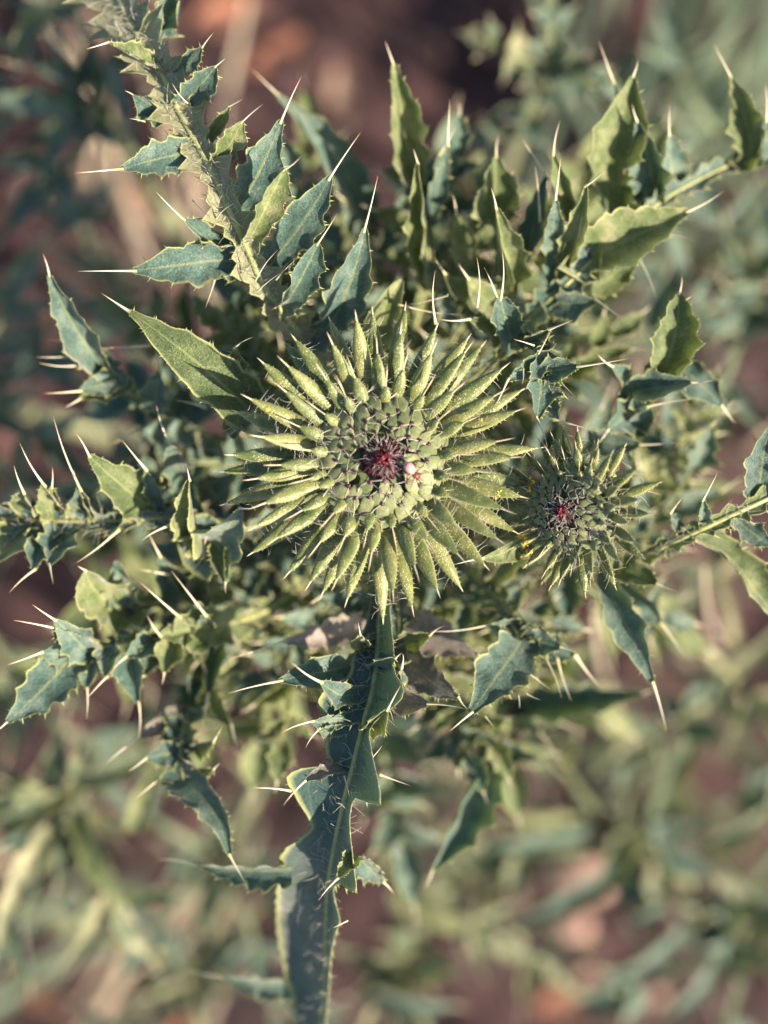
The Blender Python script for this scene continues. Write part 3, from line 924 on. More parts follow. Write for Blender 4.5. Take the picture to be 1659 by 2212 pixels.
for (x0, y0, h0, x1, y1, h1, r) in ((1030, 666, -14, 1030, 556, -6, 4.5), (1082, 640, -12, 1085, 541, -4, 4.8), (1072, 640, -14, 1046, 578, -10, 3.4), (939, 690, -12, 940, 585, -6, 4.6),
                                  (1250, 515, -18, 1264, 430, -14, 4), (1166, 470, -22, 1156, 360, -18, 3.6), (870, 660, -16, 1000, 680, -14, 3.0), (960, 640, -14, 870, 660, -18, 3.0)):
    spine_mesh(C3, V(x0, y0, h0), V(x1, y1, h1), r * S)

# --- leaf between the two heads
D_, *_ = rachis(plant, [(930, 900, -32), (1040, 800, -24), (1110, 742, -18), (1160, 735, -14), (1190, 790, -11), (1180, 850, -12)], [8, 12, 14, 16, 16, 10], rib=5, hairs=60, fold=30)
L_(D_, (1165, 805, -12), (1255, 791, -8), (1360, 774), 26, roll=15, fold=26)
L_(D_, (1175, 780, -12), (1160, 905, -10), (1182, 965), 38, roll=-15, fold=24, wb=0.9, peak=0.5)
L_(D_, (1180, 860, -12), (1205, 908, -10), (1312, 938), 24, roll=10, fold=24)
L_(D_, (1190, 765, -12), (1096, 822, -9), (1070, 876), 26, roll=-30, fold=44, side=-10)
L_(D_, (1110, 745, -18), (1080, 640, -12), None, 30, roll=0, fold=30, wb=0.9, peak=0.6, pw=4)
L_(D_, (1135, 740, -15), (1190, 710, -10), (1240, 690), 18, roll=20, fold=30)
L_(D_, (1060, 720, -18), (1010, 690, -14), (950, 690), 22, roll=20, fold=30, mat='young')
for (x0, y0, x1, y1) in ((1150, 745, 1110, 733), (1165, 760, 1190, 715), (1185, 835, 1200, 850), (1130, 800, 1128, 830), (1215, 830, 1245, 860)):
    spine_mesh(D_, V(x0, y0, -9), V(x1, y1, -6), 2.6 * S)
D2, *_ = rachis(plant, [(1150, 1010, -50), (1290, 960, -34), (1370, 880, -26), (1430, 800, -20)], [10, 14, 18, 14], rib=4.5, hairs=60)
L_(D2, (1435, 800, -20), (1467, 634, -16), (1473, 594), 50, roll=-2, fold=32, bow=3, mat='young', hairy=20, pw=1.9)
L_(D2, (1358, 848, -22), (1497, 826, -16), (1542, 822), 38, roll=-10, fold=28)
L_(D2, (1465, 790, -24), (1560, 878, -24), (1588, 914), 40, roll=15, fold=22, bow=2)
L_(D2, (1380, 880, -26), (1312, 930, -20), (1290, 960), 45, roll=-20, fold=30)
L_(D2, (1360, 930, -26), (1405, 876, -20), (1500, 862), 28, roll=10, fold=28, spr=5)
L_(D2, (1280, 950, -26), (1390, 960, -22), (1490, 950), 31, roll=10, fold=28, spr=4)
L_(D2, (1350, 820, -22), (1320, 790, -16), (1290, 764), 21, roll=10, fold=28)
D3, *_ = rachis(plant, [(1280, 1230, -40), (1342, 1222, -28), (1477, 1160, -16), (1580, 1112, -13), (1700, 1058, -14), (1800, 1010, -20)], [14, 20, 18, 20, 26, 20], rib=7, mat='young', hairs=150, fold=20, hlen=2.4)
L_(D3, (1512, 1136, -15), (1520, 1076, -9), (1550, 1021), 18, roll=10, fold=30)
L_(D3, (1640, 1075, -14), (1665, 920, -8), (1690, 850), 44, roll=-10, fold=26)
L_(D3, (1572, 1195, -20), (1680, 1340, -22), (1720, 1400), 38, roll=-25, fold=38, mat='young', bow=2)
L_(D3, (1600, 1130, -15), (1670, 1180, -14), (1720, 1190), 26, roll=10, fold=28)
L_(D3, (1480, 1165, -18), (1450, 1105, -14), (1478, 1070), 14, roll=10, fold=28)
L_(D3, (1310, 1260, -24), (1412, 1480, -20), (1439, 1580), 40, roll=12, fold=26, bow=3, mat='leaf', side=-12, spr=5.5)
L_(D3, (1335, 1225, -22), (1422, 1262, -18), (1466, 1278), 36, roll=0, fold=18, mat='young', wb=0.8)
L_(D3, (1390, 1300, -30), (1430, 1350, -30), (1480, 1420), 24, roll=10, fold=28)
D4, *_ = rachis(plant, [(1300, 1180, -70), (1430, 1110, -50), (1500, 1000, -42)], [10, 14, 16], rib=4, hairs=0)
L_(D4, (1495, 1010, -42), (1540, 915, -34), (1588, 858), 34, roll=10, fold=26, spr=5)
L_(D4, (1430, 1110, -50), (1560, 1060, -46), (1620, 1020), 36, roll=0, fold=26)
L_(D4, (1400, 1120, -50), (1380, 1010, -44), (1372, 960), 30, roll=0, fold=26)

# --- big pale leaf left of the head
E1, *_ = rachis(plant, [(760, 1000, -34), (640, 940, -26), (560, 895, -18), (505, 862, -13)], [12, 18, 24, 30], rib=7, mat='young', hairs=120, fold=24, hlen=2.6)
L_(E1, (535, 880, -13), (278, 672, -6), (220, 634), 56, roll=6, fold=14, bow=4, side=16, mat='young', wb=0.95, peak=0.3, pw=1.5, spr=6.5, hairy=40, prick=8, jag=0.04)
L_(E1, (520, 800, -12), (508, 750, -8), (548, 728), 22, roll=-10, fold=20, mat='young', spr=3)
L_(E1, (500, 895, -15), (506, 950, -15), (510, 992), 22, roll=20, fold=26, mat='young', prick=12, spr=3)
for i in range(18):
    t = i / 17
    x, y = 470 + 40 * t, 880 + 50 * t
    spine_mesh(E1, V(x, y, -13), V(x - rng.uniform(8, 22), y + rng.uniform(-2, 14), -12), 1.5 * S)

E3, *_ = rachis(plant, [(650, 1020, -52), (480, 960, -44), (330, 890, -36), (262, 830, -30), (214, 790, -26)], [10, 14, 16, 16, 12], rib=4.5, hairs=50)
L_(E3, (225, 800, -26), (106, 594, -16), (93, 549), 41, roll=-12, fold=40, bow=2, side=-16)
L_(E3, (262, 840, -28), (172, 862, -24), (140, 880), 41, roll=20, fold=24, mat='young')
L_(E3, (250, 820, -27), (170, 845, -22), (96, 850), 31, roll=-10, fold=24)
L_(E3, (330, 890, -34), (345, 800, -26), (338, 750), 34, roll=0, fold=30)
L_(E3, (390, 940, -38), (300, 930, -32), (240, 960), 41, roll=0, fold=26, mat='leaf')
for (x0, y0, x1, y1) in ((150, 740, 96, 735), (160, 770, 80, 772), (165, 790, 84, 784), (317, 747, 210, 753), (440, 880, 376, 864)):
    spine_mesh(E3, V(x0, y0, -24), V(x1, y1, -20), 3.2 * S)

E5, *_ = rachis(plant, [(760, 1050, -44), (620, 1110, -36), (490, 1150, -29), (380, 1120, -24), (250, 1125, -21), (120, 1125, -21), (-20, 1120, -24), (-120, 1110, -30)],
                [12, 18, 26, 26, 24, 36, 50, 40], rib=5, hairs=260, mat='leaf', fold=30, hlen=2.6)
L_(E5, (390, 1040, -30), (364, 955, -20), (337, 874), 36, roll=0, fold=30)
L_(E5, (330, 1100, -24), (192, 984, -12), (165, 937), 53, roll=12, fold=26, mat='young', bow=3, side=-18)
L_(E5, (345, 1085, -23), (313, 1012, -15), (264, 951), 21, roll=-10, fold=30, spr=4.4)
L_(E5, (440, 1175, -24), (409, 1036, -10), (404, 1010), 43, roll=-25, fold=52, mat='young', spr=4, side=-10)
L_(E5, (440, 1180, -24), (518, 1098, -12), (548, 1098), 56, roll=18, fold=40, mat='leaf', side=24, bow=2, wb=0.9)
L_(E5, (470, 1160, -22), (486, 1260, -16), (488, 1282), 21, roll=0, fold=30, mat='young', prick=14)
L_(E5, (255, 1130, -22), (250, 1150, -18), (165, 1216), 31, roll=10, fold=24, spr=5)
L_(E5, (390, 1140, -20), (362, 1136, -16), (306, 1168), 24, roll=0, fold=24, spr=4.5)
L_(E5, (130, 1110, -22), (93, 1045, -14), (43, 958), 31, roll=0, fold=30, mat='young')
L_(E5, (60, 1100, -22), (50, 1062, -14), (30, 1006), 36, roll=0, fold=30, mat='young')
L_(E5, (185, 1105, -22), (170, 1050, -14), (115, 900), 29, roll=0, fold=30)
L_(E5, (120, 1110, -22), (112, 1050, -15), (113, 1010), 26, roll=0, fold=30, mat='young', spr=3.6)
L_(E5, (175, 1115, -22), (170, 1060, -16), (160, 1016), 29, roll=0, fold=30, mat='young', spr=3.6)
L_(E5, (140, 1140, -22), (107, 1222, -16), (115, 1262), 43, roll=10, fold=24)
L_(E5, (110, 1150, -22), (72, 1232, -16), (20, 1280), 36, roll=0, fold=24)
L_(E5, (40, 1140, -22), (-10, 1215, -18), (-40, 1230), 53, roll=10, fold=20, mat='young')
E6, *_ = rachis(plant, [(760, 1100, -60), (560, 1240, -48), (400, 1290, -38), (270, 1310, -30)], [10, 16, 22, 20], rib=5, hairs=90, mat='young')
L_(E6, (262, 1312, -28), (184, 1232, -16), (168, 1222), 51, roll=14, fold=28, mat='young', wb=0.9, peak=0.55, pw=3, side=-20, spr=3.4)
L_(E6, (262, 1312, -28), (250, 1210, -22), None, 36, roll=20, fold=30, mat='leaf')
L_(E6, (400, 1290, -34), (345, 1200, -24), (320, 1150), 43, roll=0, fold=30, mat='leaf')
L_(E6, (470, 1280, -34), (360, 1240, -26), (300, 1230), 41, roll=0, fold=28, mat='young')
L_(E6, (430, 1290, -32), (440, 1200, -22), (450, 1150), 31, roll=0, fold=34, mat='young')

# --- lower left leaf
F_, *_ = rachis(plant, [(780, 1150, -52), (620, 1290, -42), (510, 1345, -32), (400, 1375, -27), (296, 1385, -24), (200, 1405, -22), (143, 1425, -21)], [12, 18, 28, 24, 18, 20, 22], rib=6, hairs=120, mat='young', fold=24)
L_(F_, (165, 1412, -21), (14, 1560, -14), (-12, 1582), 51, roll=-6, fold=16, bow=3, wb=0.7, peak=0.42)
L_(F_, (185, 1405, -20), (117, 1338, -12), (70, 1306), 39, roll=10, fold=26, wb=0.8)
L_(F_, (170, 1390, -20), (115, 1356, -13), (30, 1340), 29, roll=-10, fold=24)
L_(F_, (150, 1415, -20), (86, 1410, -14), (15, 1437), 29, roll=0, fold=24, spr=5)
L_(F_, (270, 1390, -24), (300, 1520, -22), (299, 1596), 36, roll=0, fold=30)
L_(F_, (200, 1410, -22), (188, 1490, -20), (187, 1553), 29, roll=0, fold=30)
L_(F_, (240, 1400, -22), (228, 1464, -18), (185, 1512), 26, roll=0, fold=30)
L_(F_, (330, 1385, -24), (270, 1420, -20), (240, 1452), 31, roll=0, fold=30)
L_(F_, (505, 1345, -30), (345, 1372, -20), (318, 1330), 53, roll=-8, fold=28, mat='young', wb=0.9, peak=0.6, bow=2, prick=12)
L_(F_, (400, 1360, -26), (382, 1328, -18), (302, 1257), 24, roll=0, fold=30, mat='young', spr=5)
L_(F_, (450, 1345, -26), (440, 1324, -18), (370, 1233), 21, roll=0, fold=30, spr=5)
L_(F_, (380, 1375, -24), (354, 1455, -20), (350, 1480), 36, roll=0, fold=34, mat='young', wb=0.8)
L_(F_, (350, 1395, -26), (310, 1460, -24), (262, 1480), 34, roll=0, fold=34)

F7, *_ = rachis(plant, [(790, 1180, -60), (620, 1330, -52), (500, 1430, -44), (430, 1490, -38), (402, 1550, -33), (390, 1620, -28), (396, 1690, -25)], [10, 14, 18, 22, 38, 44, 42], rib=5.5, hairs=70, fold=32)
L_(F7, (392, 1670, -26), (497, 1850, -18), (529, 1905), 42, roll=-12, fold=34, bow=2, side=-36, wb=1.0, peak=0.15, npr=18)
L_(F7, (385, 1620, -28), (312, 1640, -23), (276, 1667), 30, roll=0, fold=24)
L_(F7, (380, 1670, -28), (340, 1685, -24), (291, 1727), 16, roll=0, fold=24)
L_(F7, (420, 1620, -28), (462, 1600, -20), (480, 1570), 20, roll=0, fold=30, mat='young', prick=12)
L_(F7, (425, 1670, -27), (462, 1660, -20), (476, 1648), 20, roll=0, fold=30, mat='young', prick=12)
L_(F7, (440, 1490, -36), (500, 1570, -30), (516, 1632), 26, roll=0, fold=30, mat='young')
L_(F7, (395, 1540, -34), (298, 1592, -27), (228, 1650), 34, roll=-10, fold=18, mat='purpleleaf', bow=2, spr=5)
L_(F7, (478, 1392, -38), (449, 1503, -28), (436, 1574), 26, roll=15, fold=40, spr=5)
L_(F7, (440, 1440, -40), (410, 1530, -34), (430, 1540), 26, roll=15, fold=40)

# --- the long leaf running down the picture
G_, GP, *_ = rachis(plant, [(826, 1040, -30), (828, 1200, -24), (822, 1320, -17), (816, 1411, -13), (807, 1480, -11), (784, 1570, -9), (761, 1661, -9), (739, 1752, -11), (720, 1843, -15), (707, 1934, -21), (704, 2030, -27), (702, 2116, -33), (693, 2212, -39), (690, 2330, -46)],
                    [20, 20], mat='deepleaf', fold=(60, np.interp(np.linspace(0, 1, 110), [0, 0.35, 0.52, 0.62, 0.72, 1], [8, 2, -8, -18, -34, -40])), rib=6.0, hairs=360, npr=60, hlen=2.4, prick=7, nseg=110, rimw=0.12, ruf=0.03,
                    edges=([(810, 1040), (806, 1250), (794, 1340), (766, 1411), (748, 1480), (693, 1525), (680, 1552), (702, 1575), (700, 1639), (716, 1661), (616, 1707), (643, 1761), (670, 1802), (625, 1852), (600, 1889), (592, 1980), (590, 2070), (606, 2161), (626, 2212), (640, 2330)],
                           [(842, 1040), (840, 1300), (848, 1420), (850, 1461), (866, 1498), (843, 1525), (811, 1552), (797, 1584), (816, 1639), (829, 1675), (772, 1702), (759, 1752), (775, 1811), (779, 1843), (740, 1872), (722, 1907), (738, 1943), (728, 1980), (716, 2048), (712, 2120), (704, 2212), (702, 2330)]))
L_(G_, (752, 1440, -14), (602, 1471, -9), (492, 1498), 40, roll=-6, fold=16, bow=2, spr=5)
L_(G_, (742, 1505, -9), (690, 1472, -2), (631, 1432), 30, roll=10, fold=26, spr=5, mat='leaf')
L_(G_, (720, 1560, -9), (672, 1558, -6), (607, 1583), 20, roll=0, fold=26, spr=4)
L_(G_, (716, 1580, -9), (688, 1576, -7), (660, 1616), 16, roll=0, fold=26, spr=4)
spine_mesh(G_, V(622, 1707, -8), V(547, 1702, -5), 4.6 * S)
L_(G_, (716, 1662, -8), (655, 1690, -3), (612, 1740), 16, roll=30, fold=30, mat='purpleleaf')
L_(G_, (630, 1880, -20), (420, 1866, -26), (336, 1858), 34, roll=-20, fold=26, wb=0.8, bow=2, attach=False)
L_(G_, (640, 2125, -43), (480, 2108, -46), (398, 2092), 32, roll=-20, fold=26, wb=0.8, bow=2, attach=False)
L_(G_, (812, 1440, -12), (855, 1420, -5), (868, 1410), 24, roll=20, fold=40)
L_(G_, (800, 1570, -9), (838, 1530, -4), (866, 1480), 24, roll=20, fold=40, mat='young')
spine_mesh(G_, V(826, 1675, -5), V(886, 1697, -4), 4.0 * S)
L_(G_, (770, 1850, -10), (726, 1900, -5), (688, 1945), 22, roll=20, fold=34, mat='young', wb=0.8, attach=False)
L_(G_, (775, 1850, -16), (828, 1905, -20), (850, 1930), 30, roll=10, fold=30, wb=0.8, attach=False)
L_(G_, (780, 1390, -13), (778, 1370, -8), (774, 1345), 20, roll=0, fold=40, mat='young', spr=3)
for (x0, y0, x1, y1) in ((820, 1560, 845, 1590), (822, 1540, 858, 1572), (835, 1520, 850, 1560), (840, 1530, 838, 1490), (748, 1990, 720, 2004), (800, 1640, 826, 1610), (745, 1680, 755, 1720)):
    spine_mesh(G_, V(x0, y0, -8), V(x1, y1, -6), 2.6 * S)
G2, *_ = rachis(plant, [(820, 1080, -50), (812, 1250, -36), (790, 1340, -28)], [10, 14, 16], rib=4, hairs=30)
L_(G2, (775, 1345, -27), (612, 1386, -20), (492, 1424), 36, roll=-6, fold=18, mat='purpleleaf', bow=2, spr=4.6)
L_(G2, (840, 1330, -28), (1036, 1416, -22), (1069, 1449), 50, roll=8, fold=18, mat='purpleleaf', bow=2, spr=4.6)
L_(G2, (800, 1300, -30), (690, 1290, -26), (650, 1320), 30, roll=0, fold=26, mat='leaf')

# --- leaves below and right of the head
H1, *_ = rachis(plant, [(840, 1080, -44), (855, 1240, -30), (862, 1360, -22), (865, 1440, -18)], [10, 16, 28, 26], rib=4.5, hairs=60)
L_(H1, (870, 1425, -18), (991, 1508, -11), (1010, 1532), 42, roll=-6, fold=18, bow=2, mat='purpleleaf', spr=4)
L_(H1, (845, 1500, -14), (930, 1520, -9), (1008, 1532), 32, roll=8, fold=18, mat='purpleleaf', spr=4)
L_(H1, (870, 1390, -20), (930, 1370, -14), (960, 1352), 30, roll=0, fold=30, mat='young')
L_(H1, (850, 1440, -17), (868, 1440, -9), (870, 1412), 30, roll=20, fold=30)
H3, *_ = rachis(plant, [(900, 1090, -52), (1010, 1230, -38), (1090, 1310, -28), (1118, 1380, -20)], [10, 16, 22, 22], rib=4.5, hairs=90)
L_(H3, (1128, 1385, -20), (1017, 1540, -11), (972, 1579), 57, roll=4, fold=18, bow=3, wb=0.8, peak=0.4, hairy=24, spr=5)
L_(H3, (1120, 1380, -22), (1214, 1398, -18), (1250, 1410), 40, roll=10, fold=26)
L_(H3, (1110, 1350, -24), (1055, 1350, -18), (930, 1364), 28, roll=-10, fold=28, spr=3)
L_(H3, (1150, 1390, -26), (1245, 1420, -26), (1300, 1488), 33, roll=0, fold=28, spr=7)
L_(H3, (1130, 1400, -22), (1180, 1425, -20), (1213, 1508), 26, roll=0, fold=28)
L_(H3, (1150, 1400, -24), (1205, 1430, -23), (1234, 1514), 24, roll=0, fold=28, spr=5)
for (x0, y0, x1, y1) in ((1140, 1500, 1168, 1512), (1120, 1505, 1122, 1530), (1150, 1460, 1190, 1490), (1050, 1550, 1070, 1575)):
    spine_mesh(H3, V(x0, y0, -14), V(x1, y1, -13), 2.2 * S)
L_(H3, (1150, 1170, -16), (1040, 1206, -9), (983, 1219), 28, roll=-10, fold=26, mat='young', bow=1, spr=4)
L_(C_, (800, 770, -26), (868, 604, -18), None, 36, roll=15, fold=34, mat='young', side=-26, bow=5, pw=3, npr=16)
H7, *_ = rachis(plant, [(860, 1100, -90), (960, 1350, -70), (1040, 1540, -54), (1050, 1650, -46)], [10, 14, 18, 26], rib=4.5, hairs=0)
L_(H7, (1050, 1640, -46), (934, 1880, -38), (915, 1920), 52, roll=-14, fold=48, bow=3, side=-14)
L_(H7, (1030, 1560, -52), (920, 1640, -46), (870, 1690), 36, roll=0, fold=30)
L_(H7, (1050, 1600, -50), (1160, 1640, -44), (1225, 1695), 30, roll=0, fold=30)
L_(H7, (1010, 1500, -56), (890, 1520, -52), (840, 1560), 34, roll=0, fold=30, mat='young')
H8, *_ = rachis(plant, [(900, 1100, -110), (1000, 1380, -84), (1110, 1535, -62)], [10, 14, 16], rib=4.5, hairs=0)
L_(H8, (1100, 1540, -62), (1391, 1497, -50), (1420, 1485), 46, roll=-30, fold=40)
L_(H8, (1080, 1500, -66), (1170, 1590, -56), (1230, 1680), 34, roll=0, fold=28, spr=6)
L_(H8, (1040, 1430, -72), (1160, 1420, -64), (1240, 1400), 36, roll=0, fold=28)

# --- lower tiers of leaves on the same plant, out of focus
lower = [((860, 930, -80), (1010, 700, -64), (1150, 560, -60), (1300, 470, -66)), ((800, 930, -90), (620, 850, -74), (420, 830, -66), (250, 880, -70)),
         ((850, 1060, -90), (1000, 1300, -74), (1080, 1500, -70), (1110, 1700, -76)), ((800, 1060, -90), (680, 1280, -76), (600, 1460, -70), (560, 1640, -76)),
         ((870, 1000, -90), (1100, 1000, -76), (1320, 960, -70), (1520, 900, -78)), ((860, 1040, -100), (1080, 1150, -80), (1300, 1290, -76), (1480, 1380, -84)),
         ((790, 1020, -100), (600, 1160, -84), (400, 1240, -78), (180, 1330, -84)), ((820, 1060, -100), (790, 1300, -80), (820, 1560, -78), (850, 1800, -86)),
         ((850, 930, -110), (930, 720, -92), (990, 540, -86), (1040, 380, -92)), ((790, 940, -110), (680, 760, -92), (600, 640, -88), (520, 560, -96)),
         ((870, 960, -130), (1150, 840, -110), (1360, 740, -104), (1600, 640, -110)), ((800, 1060, -140), (640, 1240, -116), (520, 1460, -110), (440, 1640, -116)),
         ((860, 1060, -140), (1000, 1260, -116), (1180, 1440, -110), (1330, 1560, -118)), ((780, 1000, -140), (560, 960, -118), (400, 1000, -112), (220, 1040, -120))]
midtier = [((780, 1060, -52), (640, 1180, -46), (520, 1230, -42), (400, 1200, -42)), ((790, 930, -52), (660, 860, -46), (560, 800, -40), (470, 700, -38)),
           ((780, 1000, -56), (600, 1010, -46), (470, 1000, -42), (330, 1010, -40)), ((860, 930, -50), (940, 800, -42), (1010, 690, -38), (1100, 600, -40)),
           ((870, 960, -56), (1060, 860, -44), (1200, 820, -40), (1330, 720, -42)), ((870, 1020, -60), (1060, 1040, -48), (1220, 980, -44), (1400, 960, -46)),
           ((860, 1060, -54), (960, 1250, -44), (1060, 1330, -40), (1190, 1350, -42)), ((840, 1070, -56), (900, 1260, -48), (960, 1440, -44), (980, 1590, -46)),
           ((810, 1070, -56), (740, 1240, -46), (660, 1370, -42), (560, 1460, -44)), ((880, 1050, -62), (1120, 1170, -50), (1300, 1290, -46), (1440, 1330, -50)),
           ((1260, 1140, -60), (1380, 1060, -48), (1470, 960, -46), (1520, 860, -50)), ((800, 1080, -60), (640, 1260, -52), (500, 1310, -46), (330, 1330, -44)),
           ((830, 920, -56), (800, 760, -48), (760, 640, -44), (730, 540, -46)), ((860, 920, -60), (900, 740, -50), (960, 620, -46), (1020, 500, -46))]
def ring(n, h0, r0, r1, seed, lift, skip=()):
    r = np.random.default_rng(seed)
    out = []
    for i in range(n):
        a = (i + r.uniform(0.1, 0.9)) / n * 2 * math.pi
        R1 = r.uniform(r0, r1)
        b_ = r.normal() * 0.22
        pts = []
        for k, f in enumerate((0.12, 0.42, 0.72, 1.0)):
            ak = a + b_ * f
            pts.append((829 + R1 * f * math.cos(ak), 1000 + R1 * f * math.sin(ak) * 1.1, h0 + lift * (f - 0.12) + r.normal() * 2))
        out.append(tuple(pts))
    return out
midtier += ring(15, -60, 430, 640, 5, 22)
lower += ring(11, -100, 620, 860, 9, 20)
for i, p in enumerate(midtier):
    auto_leaf(plant, p, width=15, lobe_len=88, n=6, det=1, seed=300 + i, mat=('leaf', 'young', 'leaf')[i % 3], tw=25, hairs=30)

for i, p in enumerate(lower):
    auto_leaf(plant, p, width=18, lobe_len=150, n=6, seed=100 + i, mat=('young', 'leaf', 'young')[i % 3], tw=42)

# ------------------------------------------------------------------ bug and pollen on the head
dg = bpy.context.evaluated_depsgraph_get()
CAMP = Vector(cam.location)
def drop(x, y):
    """point where the sight line through a photograph position meets the plant"""
    q = Vector(V(x, y, -10))
    d = (q - CAMP).normalized()
    ok, loc, nor, *_ = SC.ray_cast(dg, CAMP, d)
    return (loc, nor) if ok else (q, Vector((0, 0, 1)))
bpy.context.view_layer.update()
dg = bpy.context.evaluated_depsgraph_get()

def ellipsoid(mb, c, ax, mi=0, nu=12, nv=9, squash=None):
    """c centre, ax 3 axis vectors scaled by radius"""
    vs, uv = [], []
    for i in range(nv):
        th = math.pi * i / (nv - 1)
        for j in range(nu):
            a = 2 * math.pi * j / nu
            k = 1 + (squash(math.cos(th)) if squash else 0)
            vs.append(c + ax[0] * math.cos(th) + (ax[1] * math.cos(a) + ax[2] * math.sin(a)) * math.sin(th) * k)
    f = [(i * nu + j, (i + 1) * nu + j, (i + 1) * nu + (j + 1) % nu, i * nu + (j + 1) % nu) for i in range(nv - 1) for j in range(nu)]
    mb.add(vs, f, (0.5, 0), mi)

loc, _ = drop(888, 1016)
bc = np.array(loc) + [0, 0, 0.0012]
bug = thing('bug', 'tiny pale pink bug with dark brown legs beside the maroon flower centre', 'bug', tuple(np.array(loc)))
fd = nrm(np.array([0.62, -0.72, 0.05]))      # body axis, head end
sd_ = nrm(np.cross([0, 0, 1.0], fd)); ud = np.cross(fd, sd_)
mb = MB(); ellipsoid(mb, bc - fd * 0.0004 + ud * 0.0004, [fd * 0.00115, sd_ * 0.00085, ud * 0.0007], squash=lambda c: -0.18 * c)
mb.build('abdomen', M['bugbody'], bug)
mb = MB(); ellipsoid(mb, bc + fd * 0.0011 + ud * 0.0001, [fd * 0.0007, sd_ * 0.0006, ud * 0.00045])
mb.build('thorax', M['bugdark'], bug)
mb = MB(); ellipsoid(mb, bc + fd * 0.00185, [fd * 0.00035, sd_ * 0.0004, ud * 0.0003])
mb.build('head', M['bugdark'], bug)
for sg in (-1, 1):
    for kx, (f0, sp_) in enumerate(((1.5, 0.9), (1.0, 0.1), (0.5, -0.9))):
        mb = MB()
        p0 = bc + fd * f0 * MM * 0.8
        p1 = p0 + sd_ * sg * 1.0 * MM + fd * sp_ * 0.5 * MM + ud * 0.5 * MM
        p2 = p0 + sd_ * sg * 2.1 * MM + fd * sp_ * 1.2 * MM - ud * 0.5 * MM
        tube(mb, catmull([p0, p1, p2], 8), np.linspace(0.13, 0.05, 8) * MM, 5)
        mb.build('leg', M['bugdark'], bug)
    mb = MB()
    p0 = bc + fd * 2.0 * MM
    tube(mb, catmull([p0, p0 + fd * 0.6 * MM + sd_ * sg * 0.4 * MM + ud * 0.2 * MM, p0 + fd * 1.3 * MM + sd_ * sg * 0.9 * MM], 6), 0.045 * MM, 4)
    mb.build('antenna', M['bugdark'], bug)

pol = [(1145, 1043, 16, 'yellow pollen crumbs on a bract tip between the two thistle heads'), (1078, 1068, 9, 'yellow pollen crumbs on the middle of a right-hand bract'),
       (1132, 1154, 16, 'yellow pollen crumbs by the pale leaf tip under the spreading bracts'), (1136, 1180, 20, 'largest clump of yellow pollen on the pale leaf tip'),
       (580, 889, 4, 'tiny yellow pollen speck beside the big pale leaf'), (1036, 905, 3, 'tiny yellow pollen speck on a bract facing the smaller head')]
for x, y, n, lab in pol:
    mb = MB()
    for i in range(n):
        l, nn = drop(x + rng.normal() * 4.0, y + rng.normal() * (9 if n > 8 else 4))
        r_ = rng.uniform(0.13, 0.32) * MM
        a1 = nrm(rng.normal(size=3)); a2 = nrm(np.cross(a1, rng.normal(size=3))); a3 = np.cross(a1, a2)
        ellipsoid(mb, np.array(l) + np.array(nn) * r_ * 0.5, [a1 * r_ * 1.3, a2 * r_, a3 * r_ * 0.8], nu=7, nv=6)
    tag(mb.build('pollen_clump', M['pollen']), lab, 'pollen', 'pollen crumbs on the thistle')

# ------------------------------------------------------------------ neighbouring plants, out of focus
def gp(x, y, h):
    return V(x, y, h)
def neighbour(label, node, h, leaves, mat='farleaf', stem=True, width=20, ll=230, tw=38, cat='thistle', name='thistle_plant', n=2, blades=()):
    nd = V(*node, h)
    base = np.array([nd[0] * 1.05, nd[1] * 1.05, ground_height(nd[0], nd[1])])
    t = thing(name, label, cat, tuple(base), 'thistle plants around the central one')
    stem_part(t, [base, (base + nd) / 2 + rng.normal(size=3) * 0.006, nd], [3.6 * MM, 3 * MM, 2.4 * MM])
    for i, l in enumerate(leaves):
        pts = [(node[0], node[1], h)] + list(l)
        m_ = mat if rng.random() < 0.55 else 'leaf'
        auto_leaf(t, pts, width=width, lobe_len=ll, n=n, seed=int(abs(node[0] * 7 + i * 13)) % 9999, mat=m_, tw=tw)
    for (bx, by, tx, ty, hw_, sd, m_) in blades:
        mbr, *_ = rachis(t, [(node[0], node[1], h), ((node[0] + bx) / 2, (node[1] + by) / 2, h + 6), (bx, by, h + 10)], [8, 10, 12], det=0, hairs=0, mat=m_)
        lobe(mbr, V(bx, by, h + 10), V(tx, ty, h + 14), V(tx + (tx - bx) * 0.25, ty + (ty - by) * 0.25, h + 12), hw=hw_, fold=28, bow=10, side=sd, mat=m_, det=1, attach=False, npr=6)
    return t
neighbour('blurred thistle low beyond the smaller bud, with long arching bluish leaves', (1390, 1840), -185,
          [[(1270, 1730, -175), (1180, 1600, -175)], [(1240, 1840, -173), (1080, 1850, -177)], [(1440, 1680, -165), (1500, 1530, -163)], [(1480, 1900, -185), (1580, 1960, -190)],
           [(1500, 1780, -175), (1640, 1700, -175)]],
          ll=190, tw=60, n=2, blades=[(1250, 1770, 1060, 1760, 40, 8, 'young'), (1280, 1795, 1030, 1832, 36, -20, 'leaf'), (1350, 1850, 1060, 2022, 40, -60, 'leaf'), (1400, 1720, 1512, 1530, 40, 14, 'farleaf'), (1340, 1690, 1372, 1580, 26, 0, 'leaf'), (1530, 1830, 1670, 1730, 40, 0, 'farleaf')])
